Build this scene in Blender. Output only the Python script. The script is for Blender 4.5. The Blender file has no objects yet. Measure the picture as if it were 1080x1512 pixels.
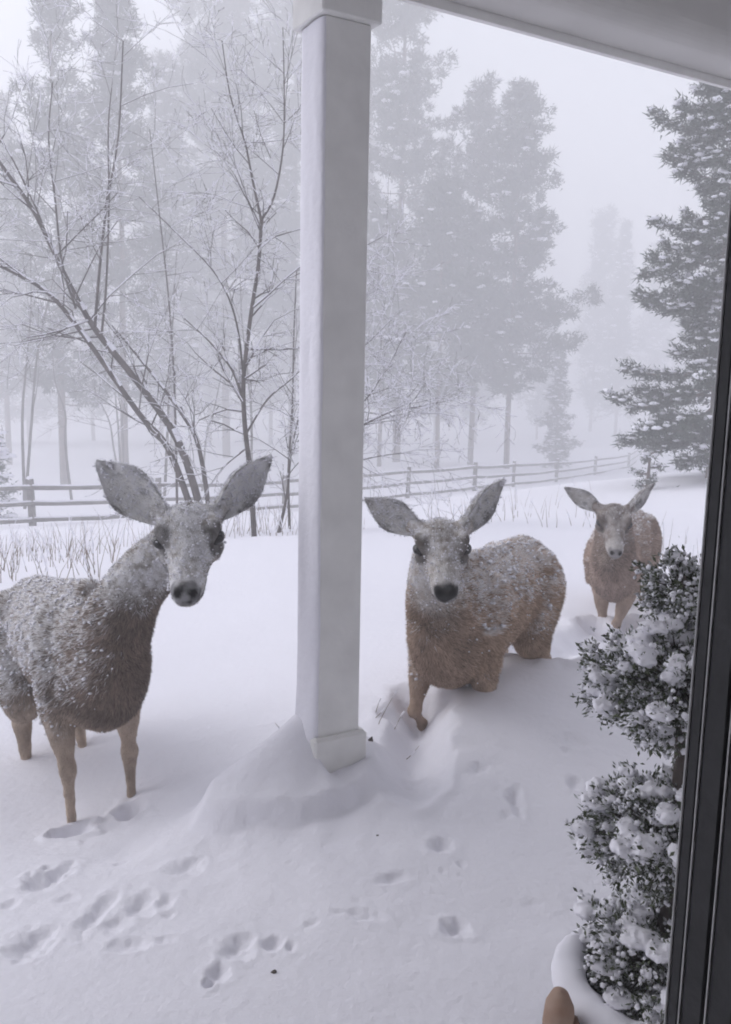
import bpy, math, random
import numpy as np
from mathutils import Vector, Matrix

R = math.radians
rnd = random.Random(7)
NR = np.random.RandomState(11)
scene = bpy.context.scene
COL = scene.collection

# ------------------------------------------------------------------ camera
CAMZ = 1.35
PITCH, ROLL = 9.0, 1.1
FPX = 1300.0                       # focal length in pixels of a 1080 x 1512 picture
cd = bpy.data.cameras.new('camera')
cam = bpy.data.objects.new('camera', cd)
COL.objects.link(cam)
cd.sensor_fit = 'HORIZONTAL'
cd.sensor_width = 36.0
cd.lens = 36.0 * FPX / 1080.0
cd.clip_start = 0.02
cd.clip_end = 2000
MC = (Matrix.Rotation(R(90 - PITCH), 3, 'X') @ Matrix.Rotation(R(ROLL), 3, 'Z'))
cam.matrix_world = Matrix.Translation((0, 0, CAMZ)) @ MC.to_4x4()
scene.camera = cam

# ------------------------------------------------------------------ sky, sun, exposure
SUN_EL, SUN_AZ = 34.0, -74.0       # degrees; azimuth from +Y towards +X
world = bpy.data.worlds.new('World')
scene.world = world
world.use_nodes = True
wn, wl = world.node_tree.nodes, world.node_tree.links
wn.clear()
sky = wn.new('ShaderNodeTexSky')
sky.sky_type = 'NISHITA'
sky.sun_disc = False
sky.sun_elevation = R(SUN_EL)
sky.sun_rotation = R(SUN_AZ)
sky.air_density = 1.0
sky.dust_density = 1.5
sky.ozone_density = 1.0
hs = wn.new('ShaderNodeHueSaturation')
hs.inputs['Saturation'].default_value = 0.24
wbg = wn.new('ShaderNodeBackground')
wbg.inputs['Strength'].default_value = 0.13
wo = wn.new('ShaderNodeOutputWorld')
wl.new(sky.outputs['Color'], hs.inputs['Color'])
tint = wn.new('ShaderNodeMix'); tint.data_type = 'RGBA'; tint.blend_type = 'MULTIPLY'
tint.inputs[0].default_value = 1.0
tint.inputs[7].default_value = (1.01, 1.0, 1.04, 1)
wl.new(hs.outputs['Color'], tint.inputs[6])
wl.new(tint.outputs[2], wbg.inputs['Color'])
wl.new(wbg.outputs['Background'], wo.inputs['Surface'])
sd = bpy.data.lights.new('sun', 'SUN')
sd.energy = 1.05
sd.angle = R(50)
sd.color = (1.0, 0.985, 0.97)
sun = bpy.data.objects.new('sun', sd)
COL.objects.link(sun)
_sv = Vector((math.sin(R(SUN_AZ)) * math.cos(R(SUN_EL)), math.cos(R(SUN_AZ)) * math.cos(R(SUN_EL)), math.sin(R(SUN_EL))))
sun.rotation_euler = (-_sv).to_track_quat('-Z', 'Y').to_euler()
sun.location = (0, 0, 30)
vs = scene.view_settings
vs.view_transform = 'Standard'
vs.look = 'None'
vs.gamma = 1.0
vs.use_curve_mapping = False
vs.exposure = 1.0
cy = scene.cycles
cy.use_denoising = True
try:
    cy.denoiser = 'OPENIMAGEDENOISE'
except Exception:
    pass
cy.max_bounces = 7
cy.filter_width = 1.9
cy.diffuse_bounces = 5
cy.glossy_bounces = 2
cy.transmission_bounces = 2
cy.volume_bounces = 4
cy.transparent_max_bounces = 8

# ------------------------------------------------------------------ helpers
def P(px, py, depth):
    """picture position (1080 x 1512) at a depth along the view axis -> world point"""
    v = Vector(((px - 540) / FPX * depth, -(py - 756) / FPX * depth, -depth))
    return MC @ v + Vector((0, 0, CAMZ))

def PZ(px, py, z):
    """picture position -> world point on the level z"""
    v = MC @ Vector(((px - 540) / FPX, -(py - 756) / FPX, -1))
    t = (z - CAMZ) / v.z
    return v * t + Vector((0, 0, CAMZ))

BD = Vector((math.sin(R(59.5)), math.cos(R(59.5)), 0))     # along the house wall
ND = Vector((-math.cos(R(59.5)), math.sin(R(59.5)), 0))    # out of the house
def UV(u, v, z=0.0):
    return BD * u + ND * v + Vector((0, 0, z))
HOUSE_M = Matrix(((BD.x, ND.x, 0, 0), (BD.y, ND.y, 0, 0), (0, 0, 1, 0), (0, 0, 0, 1)))

def _hash(ix, iy, iz, seed):
    h = (ix * 374761393 + iy * 668265263 + iz * 2147483647 + seed * 1274126177) & 0xffffffff
    h = ((h ^ (h >> 13)) * 1274126177) & 0xffffffff
    h = (h ^ (h >> 16)) & 0xffffffff
    return h.astype(np.float64) / 4294967295.0

def vnoise(x, y, z=None, seed=0):
    x = np.asarray(x, float); y = np.asarray(y, float)
    z = np.zeros_like(x) if z is None else np.asarray(z, float)
    ix, iy, iz = np.floor(x).astype(np.int64), np.floor(y).astype(np.int64), np.floor(z).astype(np.int64)
    fx, fy, fz = x - ix, y - iy, z - iz
    fx = fx * fx * (3 - 2 * fx); fy = fy * fy * (3 - 2 * fy); fz = fz * fz * (3 - 2 * fz)
    r = 0
    for dx in (0, 1):
        for dy in (0, 1):
            for dz in (0, 1):
                w = (fx if dx else 1 - fx) * (fy if dy else 1 - fy) * (fz if dz else 1 - fz)
                r = r + w * _hash(ix + dx, iy + dy, iz + dz, seed)
    return r * 2 - 1

def fbm(x, y, z=None, seed=0, octaves=3):
    a, t, s = 0.0, 0.0, 1.0
    for o in range(octaves):
        f = 2.0 ** o
        a = a + s * vnoise(np.asarray(x) * f, np.asarray(y) * f, None if z is None else np.asarray(z) * f, seed + o)
        t += s; s *= 0.5
    return a / t

def sstep(a, b, x):
    t = np.clip((np.asarray(x, float) - a) / (b - a), 0, 1)
    return t * t * (3 - 2 * t)

def make_mesh(name, V, F, smooth=True):
    V = np.ascontiguousarray(V, dtype=np.float32)
    me = bpy.data.meshes.new(name)
    if isinstance(F, np.ndarray):
        k = F.shape[1]
        me.vertices.add(len(V)); me.vertices.foreach_set('co', V.ravel())
        me.loops.add(F.size); me.loops.foreach_set('vertex_index', np.ascontiguousarray(F, dtype=np.int32).ravel())
        me.polygons.add(len(F))
        me.polygons.foreach_set('loop_start', np.arange(0, F.size, k, dtype=np.int32))
        me.polygons.foreach_set('loop_total', np.full(len(F), k, dtype=np.int32))
        me.update(calc_edges=True)
    else:
        me.from_pydata(V.tolist(), [], F)
        me.update()
    me.validate()
    me.polygons.foreach_set('use_smooth', np.full(len(me.polygons), smooth))
    return me

def link(name, me, mat=None, parent=None, loc=None):
    o = bpy.data.objects.new(name, me)
    COL.objects.link(o)
    if me is not None and mat is not None and len(me.materials) == 0:
        me.materials.append(mat)
    if parent is not None:
        o.parent = parent
    if loc is not None:
        o.location = loc
    return o

def empty(name, loc=(0, 0, 0), rz=0.0):
    o = bpy.data.objects.new(name, None)
    COL.objects.link(o)
    o.location = loc
    o.rotation_euler = (0, 0, rz)
    o.empty_display_size = 0.1
    return o

def tag(o, label=None, cat=None, group=None, kind=None):
    if label: o['label'] = label
    if cat: o['category'] = cat
    if group: o['group'] = group
    if kind: o['kind'] = kind
    return o

class MB:
    """collects closed shapes of one mesh"""
    def __init__(s):
        s.V = []; s.F = []; s.n = 0
    def add(s, V, F):
        V = np.asarray(V, float).reshape(-1, 3)
        s.V.append(V)
        s.F += [tuple(i + s.n for i in f) for f in F]
        s.n += len(V)
        return s
    def box(s, c, h, M=None, bev=0.0):
        x, y, z = h
        if bev <= 0:
            V = [(i * x, j * y, k * z) for i in (-1, 1) for j in (-1, 1) for k in (-1, 1)]
            F = [(0, 1, 3, 2), (4, 6, 7, 5), (0, 4, 5, 1), (2, 3, 7, 6), (0, 2, 6, 4), (1, 5, 7, 3)]
        else:
            b = bev; V = []; F = []
            idx = {}
            for i in (-1, 1):
                for j in (-1, 1):
                    for k in (-1, 1):
                        for a in range(3):
                            idx[(i, j, k, a)] = len(V)
                            p = [i * (x - b), j * (y - b), k * (z - b)]
                            p[a] = (i * x, j * y, k * z)[a]
                            V.append(p)
            S = (-1, 1)
            for a in range(3):
                for sg in S:
                    o = [t for t in range(3) if t != a]
                    q = []
                    for (p1, p2) in ((-1, -1), (1, -1), (1, 1), (-1, 1)):
                        c3 = [0, 0, 0]; c3[a] = sg; c3[o[0]] = p1; c3[o[1]] = p2
                        q.append(idx[(c3[0], c3[1], c3[2], a)])
                    F.append(tuple(q))
            for a in range(3):
                o = [t for t in range(3) if t != a]
                for p1 in S:
                    for p2 in S:
                        q = []
                        for (sg, ax) in ((-1, o[0]), (1, o[0]), (1, o[1]), (-1, o[1])):
                            c3 = [0, 0, 0]; c3[a] = sg; c3[o[0]] = p1; c3[o[1]] = p2
                            q.append(idx[(c3[0], c3[1], c3[2], ax)])
                        F.append(tuple(q))
            for i in S:
                for j in S:
                    for k in S:
                        F.append(tuple(idx[(i, j, k, a)] for a in range(3)))
        V = np.array(V, float)
        if M is not None:
            V = V @ np.array(M.to_3x3()).T
        V = V + np.array(c)
        return s.add(V, F)
    def tube(s, pts, rad, sides=8, sub=1, flat=None):
        V, F = tube_geo(pts, rad, sides, sub, flat)
        return s.add(V, F)
    def mesh(s, name, smooth=False):
        me = bpy.data.meshes.new(name)
        V = np.concatenate(s.V)
        me.from_pydata(V.tolist(), [], s.F)
        import bmesh
        bm = bmesh.new(); bm.from_mesh(me)
        bmesh.ops.recalc_face_normals(bm, faces=bm.faces)
        bm.to_mesh(me); bm.free()
        me.polygons.foreach_set('use_smooth', np.full(len(me.polygons), smooth))
        me.update()
        return me

def catmull(pts, vals, sub):
    pts = np.asarray(pts, float); vals = np.asarray(vals, float)
    if sub <= 1 or len(pts) < 3:
        return pts, vals
    A = np.concatenate([pts, vals.reshape(len(pts), -1)], 1)
    A0 = np.vstack([2 * A[0] - A[1], A, 2 * A[-1] - A[-2]])
    out = []
    for i in range(1, len(A0) - 2):
        for k in range(sub):
            t = k / sub
            p0, p1, p2, p3 = A0[i - 1], A0[i], A0[i + 1], A0[i + 2]
            out.append(0.5 * (2 * p1 + (p2 - p0) * t + (2 * p0 - 5 * p1 + 4 * p2 - p3) * t * t + (3 * p1 - p0 - 3 * p2 + p3) * t ** 3))
    out.append(A[-1])
    out = np.array(out)
    v = out[:, 3:]
    return out[:, :3], np.maximum(v[:, 0] if vals.ndim == 1 else v, 1e-4)

def tube_geo(pts, rad, sides=8, sub=1, flat=None):
    pts, rad = catmull(pts, rad, sub)
    n = len(pts)
    T = np.gradient(pts, axis=0)
    T /= np.maximum(np.linalg.norm(T, axis=1, keepdims=True), 1e-9)
    ref = np.array([0, 0, 1.0]) if abs(T[0][2]) < 0.9 else np.array([1.0, 0, 0])
    V = []
    up = ref
    ang = np.arange(sides) * 2 * math.pi / sides
    ca, sa = np.cos(ang), np.sin(ang)
    for i in range(n):
        side = np.cross(T[i], up); side /= max(np.linalg.norm(side), 1e-9)
        up = np.cross(side, T[i])
        r = rad[i]
        r1, r2 = (r, r) if np.ndim(r) == 0 else (r[0], r[1])
        V.append(pts[i] + np.outer(ca * r1, side) + np.outer(sa * r2, up))
    V.append(pts[:1] - T[:1] * np.max(rad[0]) * 0.5)
    V.append(pts[-1:] + T[-1:] * np.max(rad[-1]) * 0.5)
    V = np.concatenate(V)
    F = []
    for i in range(n - 1):
        for j in range(sides):
            k = (j + 1) % sides
            F.append((i * sides + j, i * sides + k, (i + 1) * sides + k, (i + 1) * sides + j))
    a, b = n * sides, n * sides + 1
    for j in range(sides):
        k = (j + 1) % sides
        F.append((a, k, j))
        F.append((b, (n - 1) * sides + j, (n - 1) * sides + k))
    return V, F

_t = (1 + 5 ** 0.5) / 2
ICO_V = np.array([(-1, _t, 0), (1, _t, 0), (-1, -_t, 0), (1, -_t, 0), (0, -1, _t), (0, 1, _t), (0, -1, -_t), (0, 1, -_t), (_t, 0, -1), (_t, 0, 1), (-_t, 0, -1), (-_t, 0, 1)], float)
ICO_V /= np.linalg.norm(ICO_V[0])
ICO_F = np.array([(0, 11, 5), (0, 5, 1), (0, 1, 7), (0, 7, 10), (0, 10, 11), (1, 5, 9), (5, 11, 4), (11, 10, 2), (10, 7, 6), (7, 1, 8), (3, 9, 4), (3, 4, 2), (3, 2, 6), (3, 6, 8), (3, 8, 9), (4, 9, 5), (2, 4, 11), (6, 2, 10), (8, 6, 7), (9, 8, 1)])
OCT_V = np.array([(1, 0, 0), (-1, 0, 0), (0, 1, 0), (0, -1, 0), (0, 0, 1), (0, 0, -1)], float)
OCT_F = np.array([(0, 2, 4), (2, 1, 4), (1, 3, 4), (3, 0, 4), (2, 0, 5), (1, 2, 5), (3, 1, 5), (0, 3, 5)])

def blobs(C, S, jit=0.25, base='ico', rs=NR):
    """many small lumps: centres C (n,3), half sizes S (n,3)"""
    bv, bf = (ICO_V, ICO_F) if base == 'ico' else (OCT_V, OCT_F)
    n, k = len(C), len(bv)
    V = bv[None] * (1 + jit * (rs.rand(n, k, 1) * 2 - 1))
    a = rs.rand(n) * 6.283
    c, s = np.cos(a)[:, None], np.sin(a)[:, None]
    V = np.stack([V[..., 0] * c - V[..., 1] * s, V[..., 0] * s + V[..., 1] * c, V[..., 2]], -1)
    V = V * np.asarray(S)[:, None, :] + np.asarray(C)[:, None, :]
    F = bf[None] + (np.arange(n) * k)[:, None, None]
    return V.reshape(-1, 3), F.reshape(-1, 3)

def unit(v):
    v = np.asarray(v, float)
    return v / np.maximum(np.linalg.norm(v, axis=-1, keepdims=True), 1e-9)

# ------------------------------------------------------------------ materials
MATS = {}
def mat(name, color=(0.5, 0.5, 0.5), rough=0.8, spec=0.3, var=0.0, scale=5.0, bump=0.0, bscale=40.0, attr=None, sheen=0.0, color2=None):
    m = bpy.data.materials.new(name)
    m.use_nodes = True
    nt = m.node_tree; n, l = nt.nodes, nt.links
    b = n['Principled BSDF']
    b.inputs['Roughness'].default_value = rough
    b.inputs['Specular IOR Level'].default_value = spec
    if sheen:
        b.inputs['Sheen Weight'].default_value = sheen
    src = None
    if attr:
        a = n.new('ShaderNodeAttribute'); a.attribute_name = attr
        src = a.outputs['Color']
    elif var > 0 or color2:
        tc = n.new('ShaderNodeTexCoord')
        nz = n.new('ShaderNodeTexNoise')
        nz.inputs['Scale'].default_value = scale
        nz.inputs['Detail'].default_value = 4
        l.new(tc.outputs['Object'], nz.inputs['Vector'])
        cr = n.new('ShaderNodeValToRGB')
        cr.color_ramp.elements[0].position = 0.3
        cr.color_ramp.elements[1].position = 0.7
        c2 = color2 or tuple(min(1, c * (1 + var)) for c in color)
        c1 = color if color2 else tuple(c * (1 - var) for c in color)
        cr.color_ramp.elements[0].color = (*c1, 1)
        cr.color_ramp.elements[1].color = (*c2, 1)
        l.new(nz.outputs['Fac'], cr.inputs['Fac'])
        src = cr.outputs['Color']
    if src is not None:
        l.new(src, b.inputs['Base Color'])
    else:
        b.inputs['Base Color'].default_value = (*color, 1)
    if bump > 0:
        tc2 = n.new('ShaderNodeTexCoord')
        nb = n.new('ShaderNodeTexNoise')
        nb.inputs['Scale'].default_value = bscale
        nb.inputs['Detail'].default_value = 5
        l.new(tc2.outputs['Object'], nb.inputs['Vector'])
        bp = n.new('ShaderNodeBump')
        bp.inputs['Strength'].default_value = bump
        bp.inputs['Distance'].default_value = 0.01
        l.new(nb.outputs['Fac'], bp.inputs['Height'])
        l.new(bp.outputs['Normal'], b.inputs['Normal'])
    MATS[name] = m
    return m

SNOWC = (0.84, 0.835, 0.89)
mat('snow', SNOWC, 0.9, 0.15, bump=0.5, bscale=34)
mat('snow_far', SNOWC, 0.9, 0.1)
mat('snow_light', SNOWC, 0.9, 0.1)
mat('paint', (0.80, 0.795, 0.78), 0.55, 0.3, var=0.07, scale=9, bump=0.15, bscale=70)
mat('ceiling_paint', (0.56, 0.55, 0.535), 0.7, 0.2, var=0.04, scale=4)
mat('gap', (0.05, 0.05, 0.05), 0.9)
mat('frame_dark', (0.03, 0.03, 0.032), 0.5, 0.4, var=0.25, scale=30, bump=0.1, bscale=120)
mat('frame_black', (0.012, 0.012, 0.013), 0.7, 0.2)
mat('frame_edge_lit', (0.55, 0.55, 0.55), 0.35, 0.5, var=0.15, scale=60)  # pale colour stands in for daylight caught on the frame's edges
mat('plaster', (0.78, 0.76, 0.73), 0.9, var=0.05)
mat('siding', (0.78, 0.775, 0.76), 0.8, var=0.06)
mat('fence_wood', (0.16, 0.145, 0.135), 0.9, 0.1, var=0.35, scale=6, bump=0.3, bscale=30)
mat('bark', (0.10, 0.085, 0.078), 0.95, 0.1, var=0.35, scale=7, bump=0.5, bscale=25)
mat('pine_bark', (0.12, 0.085, 0.065), 0.95, 0.1, var=0.35, scale=3, bump=0.5, bscale=8)
mat('needles', (0.030, 0.045, 0.030), 0.8, 0.15, color2=(0.055, 0.07, 0.045), scale=1.2)
mat('leaf', (0.045, 0.060, 0.030), 0.55, 0.35, color2=(0.10, 0.12, 0.065), scale=18)
mat('frosted_leaf', (0.26, 0.28, 0.26), 0.8, 0.2, color2=(0.5, 0.51, 0.52), scale=40)
mat('stalk', (0.22, 0.17, 0.13), 0.9, 0.1, var=0.3, scale=10)
mat('fur', attr='col', rough=0.9, spec=0.1)
mat('eye', (0.006, 0.005, 0.005), 0.12, 0.6)
mat('hoof', (0.02, 0.018, 0.016), 0.5, 0.3, var=0.2, scale=40)
mat('pot', (0.035, 0.035, 0.036), 0.6, 0.3, var=0.2, scale=20)
mat('soil', (0.02, 0.016, 0.013), 0.95, var=0.4, scale=60)
mat('terracotta', (0.30, 0.19, 0.14), 0.75, 0.2, color2=(0.38, 0.28, 0.22), scale=25, bump=0.2, bscale=60)
mat('brown_glaze', (0.12, 0.06, 0.035), 0.5, 0.4, var=0.3, scale=40)

# ------------------------------------------------------------------ the snow-covered ground
POST_K = P(470, 1092, 2.72)                       # corner of the post turned to the window
POST_W = 0.145
POST_C = POST_K + (BD + ND) * (POST_W / 2)
POST_V = POST_C.dot(ND)
POST_U = POST_C.dot(BD)

# control points: picture position and depth -> smooth surface through them
_ctl = []
def ctl(px, py, d):
    p = P(px, py, d); _ctl.append((p.x, p.y, p.z))
def ctz(x, y, z): _ctl.append((x, y, z))
for u in (-5, -3, -1.5, 0, 1.5, 3, 5):            # porch
    for v in (-2, 0.3, 1.0, 1.5):
        q = UV(u, v); ctz(q.x, q.y, 0.0)
for q_ in ((-14, -8, -0.1), (14, -8, -0.1), (0, -14, -0.1), (-30, -40, -0.5), (30, -40, -0.5), (-60, 0, -3), (60, 0, -1)):
    ctz(*q_)
for a in ((108, 1250, 2.8), (178, 1225, 2.95), (0, 1240, 2.7), (-150, 1290, 2.6), (340, 1190, 2.7), (430, 1160, 2.7), (705, 1000, 3.06), (760, 988, 3.22), (850, 974, 3.48), (950, 957, 3.85), (1100, 940, 4.2),
          (640, 1150, 2.78), (700, 1122, 2.92), (750, 1106, 3.0), (850, 1082, 3.18), (960, 1054, 3.36), (1150, 1030, 3.5), (635, 1100, 2.96), (600, 1095, 2.98), (660, 1085, 3.0), (590, 1015, 3.4), (800, 975, 4.0), (60, 1120, 3.4), (-150, 1130, 3.4), (240, 1110, 3.3),
          (60, 1030, 4.1), (180, 1040, 4.0), (330, 990, 4.4), (909, 945, 5.1), (860, 960, 4.6), (980, 930, 5.3), (1030, 900, 5.6), (250, 900, 5.6), (420, 880, 5.6), (60, 900, 5.4), (100, 870, 6.0), (-250, 900, 5.6),
          (370, 790, 8.0), (220, 810, 8.0), (60, 835, 8.0), (-200, 845, 8.0), (600, 950, 4.4), (720, 930, 4.6), (600, 880, 5.6), (700, 830, 6.6),
          (860, 850, 6.8), (600, 790, 8.5), (1000, 840, 7.0), (1200, 900, 5.6), (760, 790, 8.8), (900, 770, 10.5), (1030, 745, 13),
          (-130, 785, 18), (47, 776, 20), (235, 766, 23), (420, 756, 26.5), (602, 736, 30), (757, 719, 36), (820, 709, 42), (876, 699, 50), (925, 692, 60),
          (1040, 690, 20), (1150, 690, 20), (1300, 700, 16), (700, 768, 14), (400, 775, 14), (150, 795, 13), (-100, 800, 13), (600, 772, 14),
          (100, 700, 50), (-200, 700, 50), (350, 690, 55), (600, 680, 55), (740, 684, 50), (100, 650, 90), (500, 650, 90), (850, 660, 90), (1100, 650, 60), (300, 600, 200), (700, 600, 200), (1100, 600, 200), (-100, 600, 200)):
    ctl(*a)
_ctl = np.array(_ctl)
def _tps_solve(C):
    X, z = C[:, :2] / 10.0, C[:, 2]
    d = np.linalg.norm(X[:, None] - X[None], axis=2)
    K = d                                            # linear kernel: no overshoot
    n = len(C)
    A = np.zeros((n + 3, n + 3))
    A[:n, :n] = K - np.eye(n) * 0.02
    A[:n, n:] = np.c_[np.ones(n), X]; A[n:, :n] = A[:n, n:].T
    return X, np.linalg.solve(A, np.r_[z, 0, 0, 0])
_TX, _TW = _tps_solve(_ctl)
def base_z(x, y):
    x = np.asarray(x, float); y = np.asarray(y, float)
    sh = x.shape
    q = np.c_[x.ravel(), y.ravel()] / 10.0
    out = np.zeros(len(q))
    for i in range(0, len(q), 40000):
        d = np.linalg.norm(q[i:i + 40000, None] - _TX[None], axis=2)
        d = np.sqrt(d * d + 0.0009)
        out[i:i + 40000] = d @ _TW[:-3] + _TW[-3] + q[i:i + 40000] @ _TW[-2:]
    return out.reshape(sh)

# footprints and scuffs: picture centre, half sizes in pixels, tilt, depth in m
PRINTS = [(45, 1372, 30, 22, 0, .05), (70, 1258, 30, 22, 20, .085), (276, 1272, 24, 11, 0, .035), (140, 1335, 18, 30, 10, .045), (172, 1352, 20, 14, 0, .03), (205, 1328, 24, 18, 0, .045),
          (245, 1325, 14, 12, 0, .03), (190, 1388, 34, 9, 0, .03), (240, 1385, 16, 7, 0, .02), (350, 1402, 22, 18, 0, .045), (322, 1436, 22, 14, -20, .05), (310, 1452, 10, 7, 0, .05),
          (405, 1398, 16, 9, 0, .04), (430, 1404, 9, 8, 0, .03), (652, 1271, 17, 12, 0, .05), (676, 1380, 22, 13, -8, .06), (582, 1315, 32, 7, -20, .03), (545, 1368, 28, 7, 12, .03),
          (505, 1361, 36, 3, -4, .015), (462, 1374, 14, 4, -20, .015), (530, 1346, 12, 4, 0, .015), (760, 1212, 12, 18, 0, .05), (748, 1232, 12, 4, 0, .02), (706, 1179, 17, 8, 0, .03), (846, 1140, 20, 7, 0, .03),
          (836, 1152, 10, 4, 0, .02), (847, 1190, 12, 8, 0, .035), (682, 1296, 8, 5, 0, .02), (653, 1306, 5, 4, 0, .015), (680, 1310, 6, 3, 0, .015), (785, 1345, 16, 4, 0, .012),
          (180, 1245, 10, 4, 0, .02), (100, 1302, 18, 6, 0, .02), (15, 1300, 14, 7, 0, .02), (610, 1178, 20, 10, 0, .04), (575, 1152, 12, 4, 0, .02), (890, 1265, 14, 6, 0, .02), (250, 1345, 10, 5, 0, .02)]
_PR = []
for (px, py, ax, ay, tl, dp) in PRINTS:
    c = PZ(px, py, 0.0); ex = PZ(px + ax, py, 0.0); ey = PZ(px, py - ay, 0.0)
    _PR.append((c.x, c.y, (ex - c).length, (ey - c).length, R(-tl), dp))

def drift_z(x, y):
    """wind drift round the post, the bank beside the porch, the trough the deer ploughed"""
    dx, dy = x - POST_C.x, y - POST_C.y
    u = dx * BD.x + dy * BD.y; v = dx * ND.x + dy * ND.y
    z = 0.026 * fbm(u * 6, v * 6, seed=44) * np.exp(-(u / 0.7) ** 2 - (v / 0.5) ** 2)
    # tail of the drift on the windward side (towards -u), rising against the post
    t = np.clip(-u, -0.4, 2)
    ridge = 0.16 * np.exp(-(np.clip(-(u + 0.07), 0, 9) / 0.17) ** 1.35) * np.exp(-((v - 0.03) / 0.125) ** 2) * sstep(-0.035, -0.085, u)
    ridge = ridge + 0.035 * np.exp(-((u + 0.30) / 0.16) ** 2 - ((v - 0.03) / 0.12) ** 2)
    z = z + ridge
    rr = np.sqrt(((u + 0.11) / 0.33) ** 2 + ((v - 0.0) / 0.22) ** 2) + 0.16 * fbm(u * 6, v * 6, seed=4)
    z = z + 0.066 * sstep(1.06, 0.80, rr)                       # low mound with a crisp front rim
    # hollow scoured beside the mound
    z = z - 0.035 * np.exp(-((u + 0.62) / 0.10) ** 2 - ((v - 0.12) / 0.10) ** 2)
    return z

_g = Vector((0.22, 3.20, 0))
_h = P(610, 1150, 2.75)
LEG_HOLES = [(-0.945, 2.665, .055, .05), (-0.775, 2.79, .05, .045), (1.47, 4.93, .09, .10), (1.62, 5.05, .09, .08), (1.38, 5.0, .08, .06)]
def ground_z(x, y, fine=True):
    x = np.asarray(x, float); y = np.asarray(y, float)
    z = base_z(x, y) + drift_z(x, y)
    r = np.hypot(x, y)
    z = z + 0.035 * fbm(x * 0.55, y * 0.55, seed=20) * sstep(2.2, 5, r) + 0.25 * fbm(x * 0.07, y * 0.07, seed=21) * sstep(14, 40, r)
    z = z + 0.007 * fbm(x * 3.2 + y * 1.5, y * 5, seed=22) * sstep(40, 5, r)
    if fine:
        # trough between the leading leg of the middle deer and the porch
        ax, ay = _g.x, _g.y; bx, by = _h.x, _h.y
        L2 = (bx - ax) ** 2 + (by - ay) ** 2
        t = np.clip(((x - ax) * (bx - ax) + (y - ay) * (by - ay)) / L2, 0, 1)
        d = np.hypot(x - ax - t * (bx - ax), y - ay - t * (by - ay)) * (1 + 0.35 * vnoise(x * 12, y * 12, seed=9))
        z = z - (0.17 - 0.13 * t) * np.exp(-(d / 0.085) ** 2) + 0.012 * np.exp(-((d - 0.13) / 0.04) ** 2)
        # trail ploughed between the far deer and the wading one
        ax, ay, bx, by = 1.45, 4.9, 0.80, 3.85
        L2 = (bx - ax) ** 2 + (by - ay) ** 2
        t = np.clip(((x - ax) * (bx - ax) + (y - ay) * (by - ay)) / L2, 0, 1)
        d = np.hypot(x - ax - t * (bx - ax), y - ay - t * (by - ay)) * (1 + 0.5 * fbm(x * 6, y * 6, seed=19))
        z = z - 0.10 * np.exp(-(d / 0.15) ** 2) * (1 + 0.5 * vnoise(x * 9, y * 9, seed=18)) + 0.03 * np.exp(-((d - 0.26) / 0.07) ** 2)
        # the snow trodden down under the big doe, and the hole each leg has punched
        z = z - 0.055 * np.exp(-((x + 0.90) / 0.42) ** 2 - ((y - 2.78) / 0.30) ** 2)
        for (lx, ly, lr, ld) in LEG_HOLES:
            q2 = np.hypot(x - lx, y - ly) / lr * (1 + 0.3 * vnoise(x * 25, y * 25, seed=12))
            z = z - ld * np.exp(-q2 ** 4) + ld * 0.25 * np.exp(-((q2 - 1.5) / 0.35) ** 2)
        for (cx, cy_, ra, rb, tl, dp) in _PR:
            m = (np.abs(x - cx) < 0.3) & (np.abs(y - cy_) < 0.3)
            if not m.any(): continue
            X, Y = x[m] - cx, y[m] - cy_
            c, s = math.cos(tl), math.sin(tl)
            a, b = (X * c + Y * s) / ra, (-X * s + Y * c) / rb
            q = np.sqrt(a * a + b * b) + 0.34 * vnoise(X * 30, Y * 30, seed=int(abs(cx) * 1000) % 97) + 0.15 * vnoise(X * 90, Y * 90, seed=3)
            dp = dp * 0.37
            dz = -dp * sstep(1.25, 0.1, q) + dp * 0.14 * np.exp(-((q - 1.35) / 0.30) ** 2)
            dz = dz + dp * 0.45 * fbm(X * 55, Y * 55, seed=5) * sstep(1.5, 0.8, q)
            z[m] += dz
    return z

def build_ground():
    rr = [0.45]
    while rr[-1] < 230:
        r = rr[-1]
        rr.append(r * (1.03 if r < 1.35 else 1.004 if r < 3.0 else 1.007 if r < 6 else 1.014 if r < 40 else 1.03))
    rr = np.array(rr)
    az = np.concatenate([np.arange(-27, 27, 0.17), np.arange(27, 333, 3.0)])
    A, Rr = np.meshgrid(np.radians(az), rr)
    X, Y = np.sin(A) * Rr, np.cos(A) * Rr
    Z = ground_z(X, Y)
    n, m = X.shape
    V = np.stack([X, Y, Z], -1).reshape(-1, 3)
    i = np.arange(n - 1)[:, None] * m; j = np.arange(m)[None]; k = (j + 1) % m
    F = np.stack([i + j, i + k, i + m + k, i + m + j], -1).reshape(-1, 4)[:, ::-1]
    V = np.vstack([V, [[0, 0, 0]]])
    me = make_mesh('snow_ground', V, F)
    o = link('snow_ground', me, MATS['snow'])
    tag(o, 'deep trampled snow over the porch floor and garden', kind='structure')
    return o
build_ground()
def gz(x, y):
    return float(ground_z(np.array([x]), np.array([y]))[0])

# ------------------------------------------------------------------ the house: wall, room, porch ceiling, beam, post
MH = HOUSE_M
def hbox(mb, u0, u1, v0, v1, z0, z1, bev=0.0):
    c = UV((u0 + u1) / 2, (v0 + v1) / 2, (z0 + z1) / 2)
    mb.box(c, (abs(u1 - u0) / 2, abs(v1 - v0) / 2, abs(z1 - z0) / 2), MH, bev)
    return mb

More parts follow.
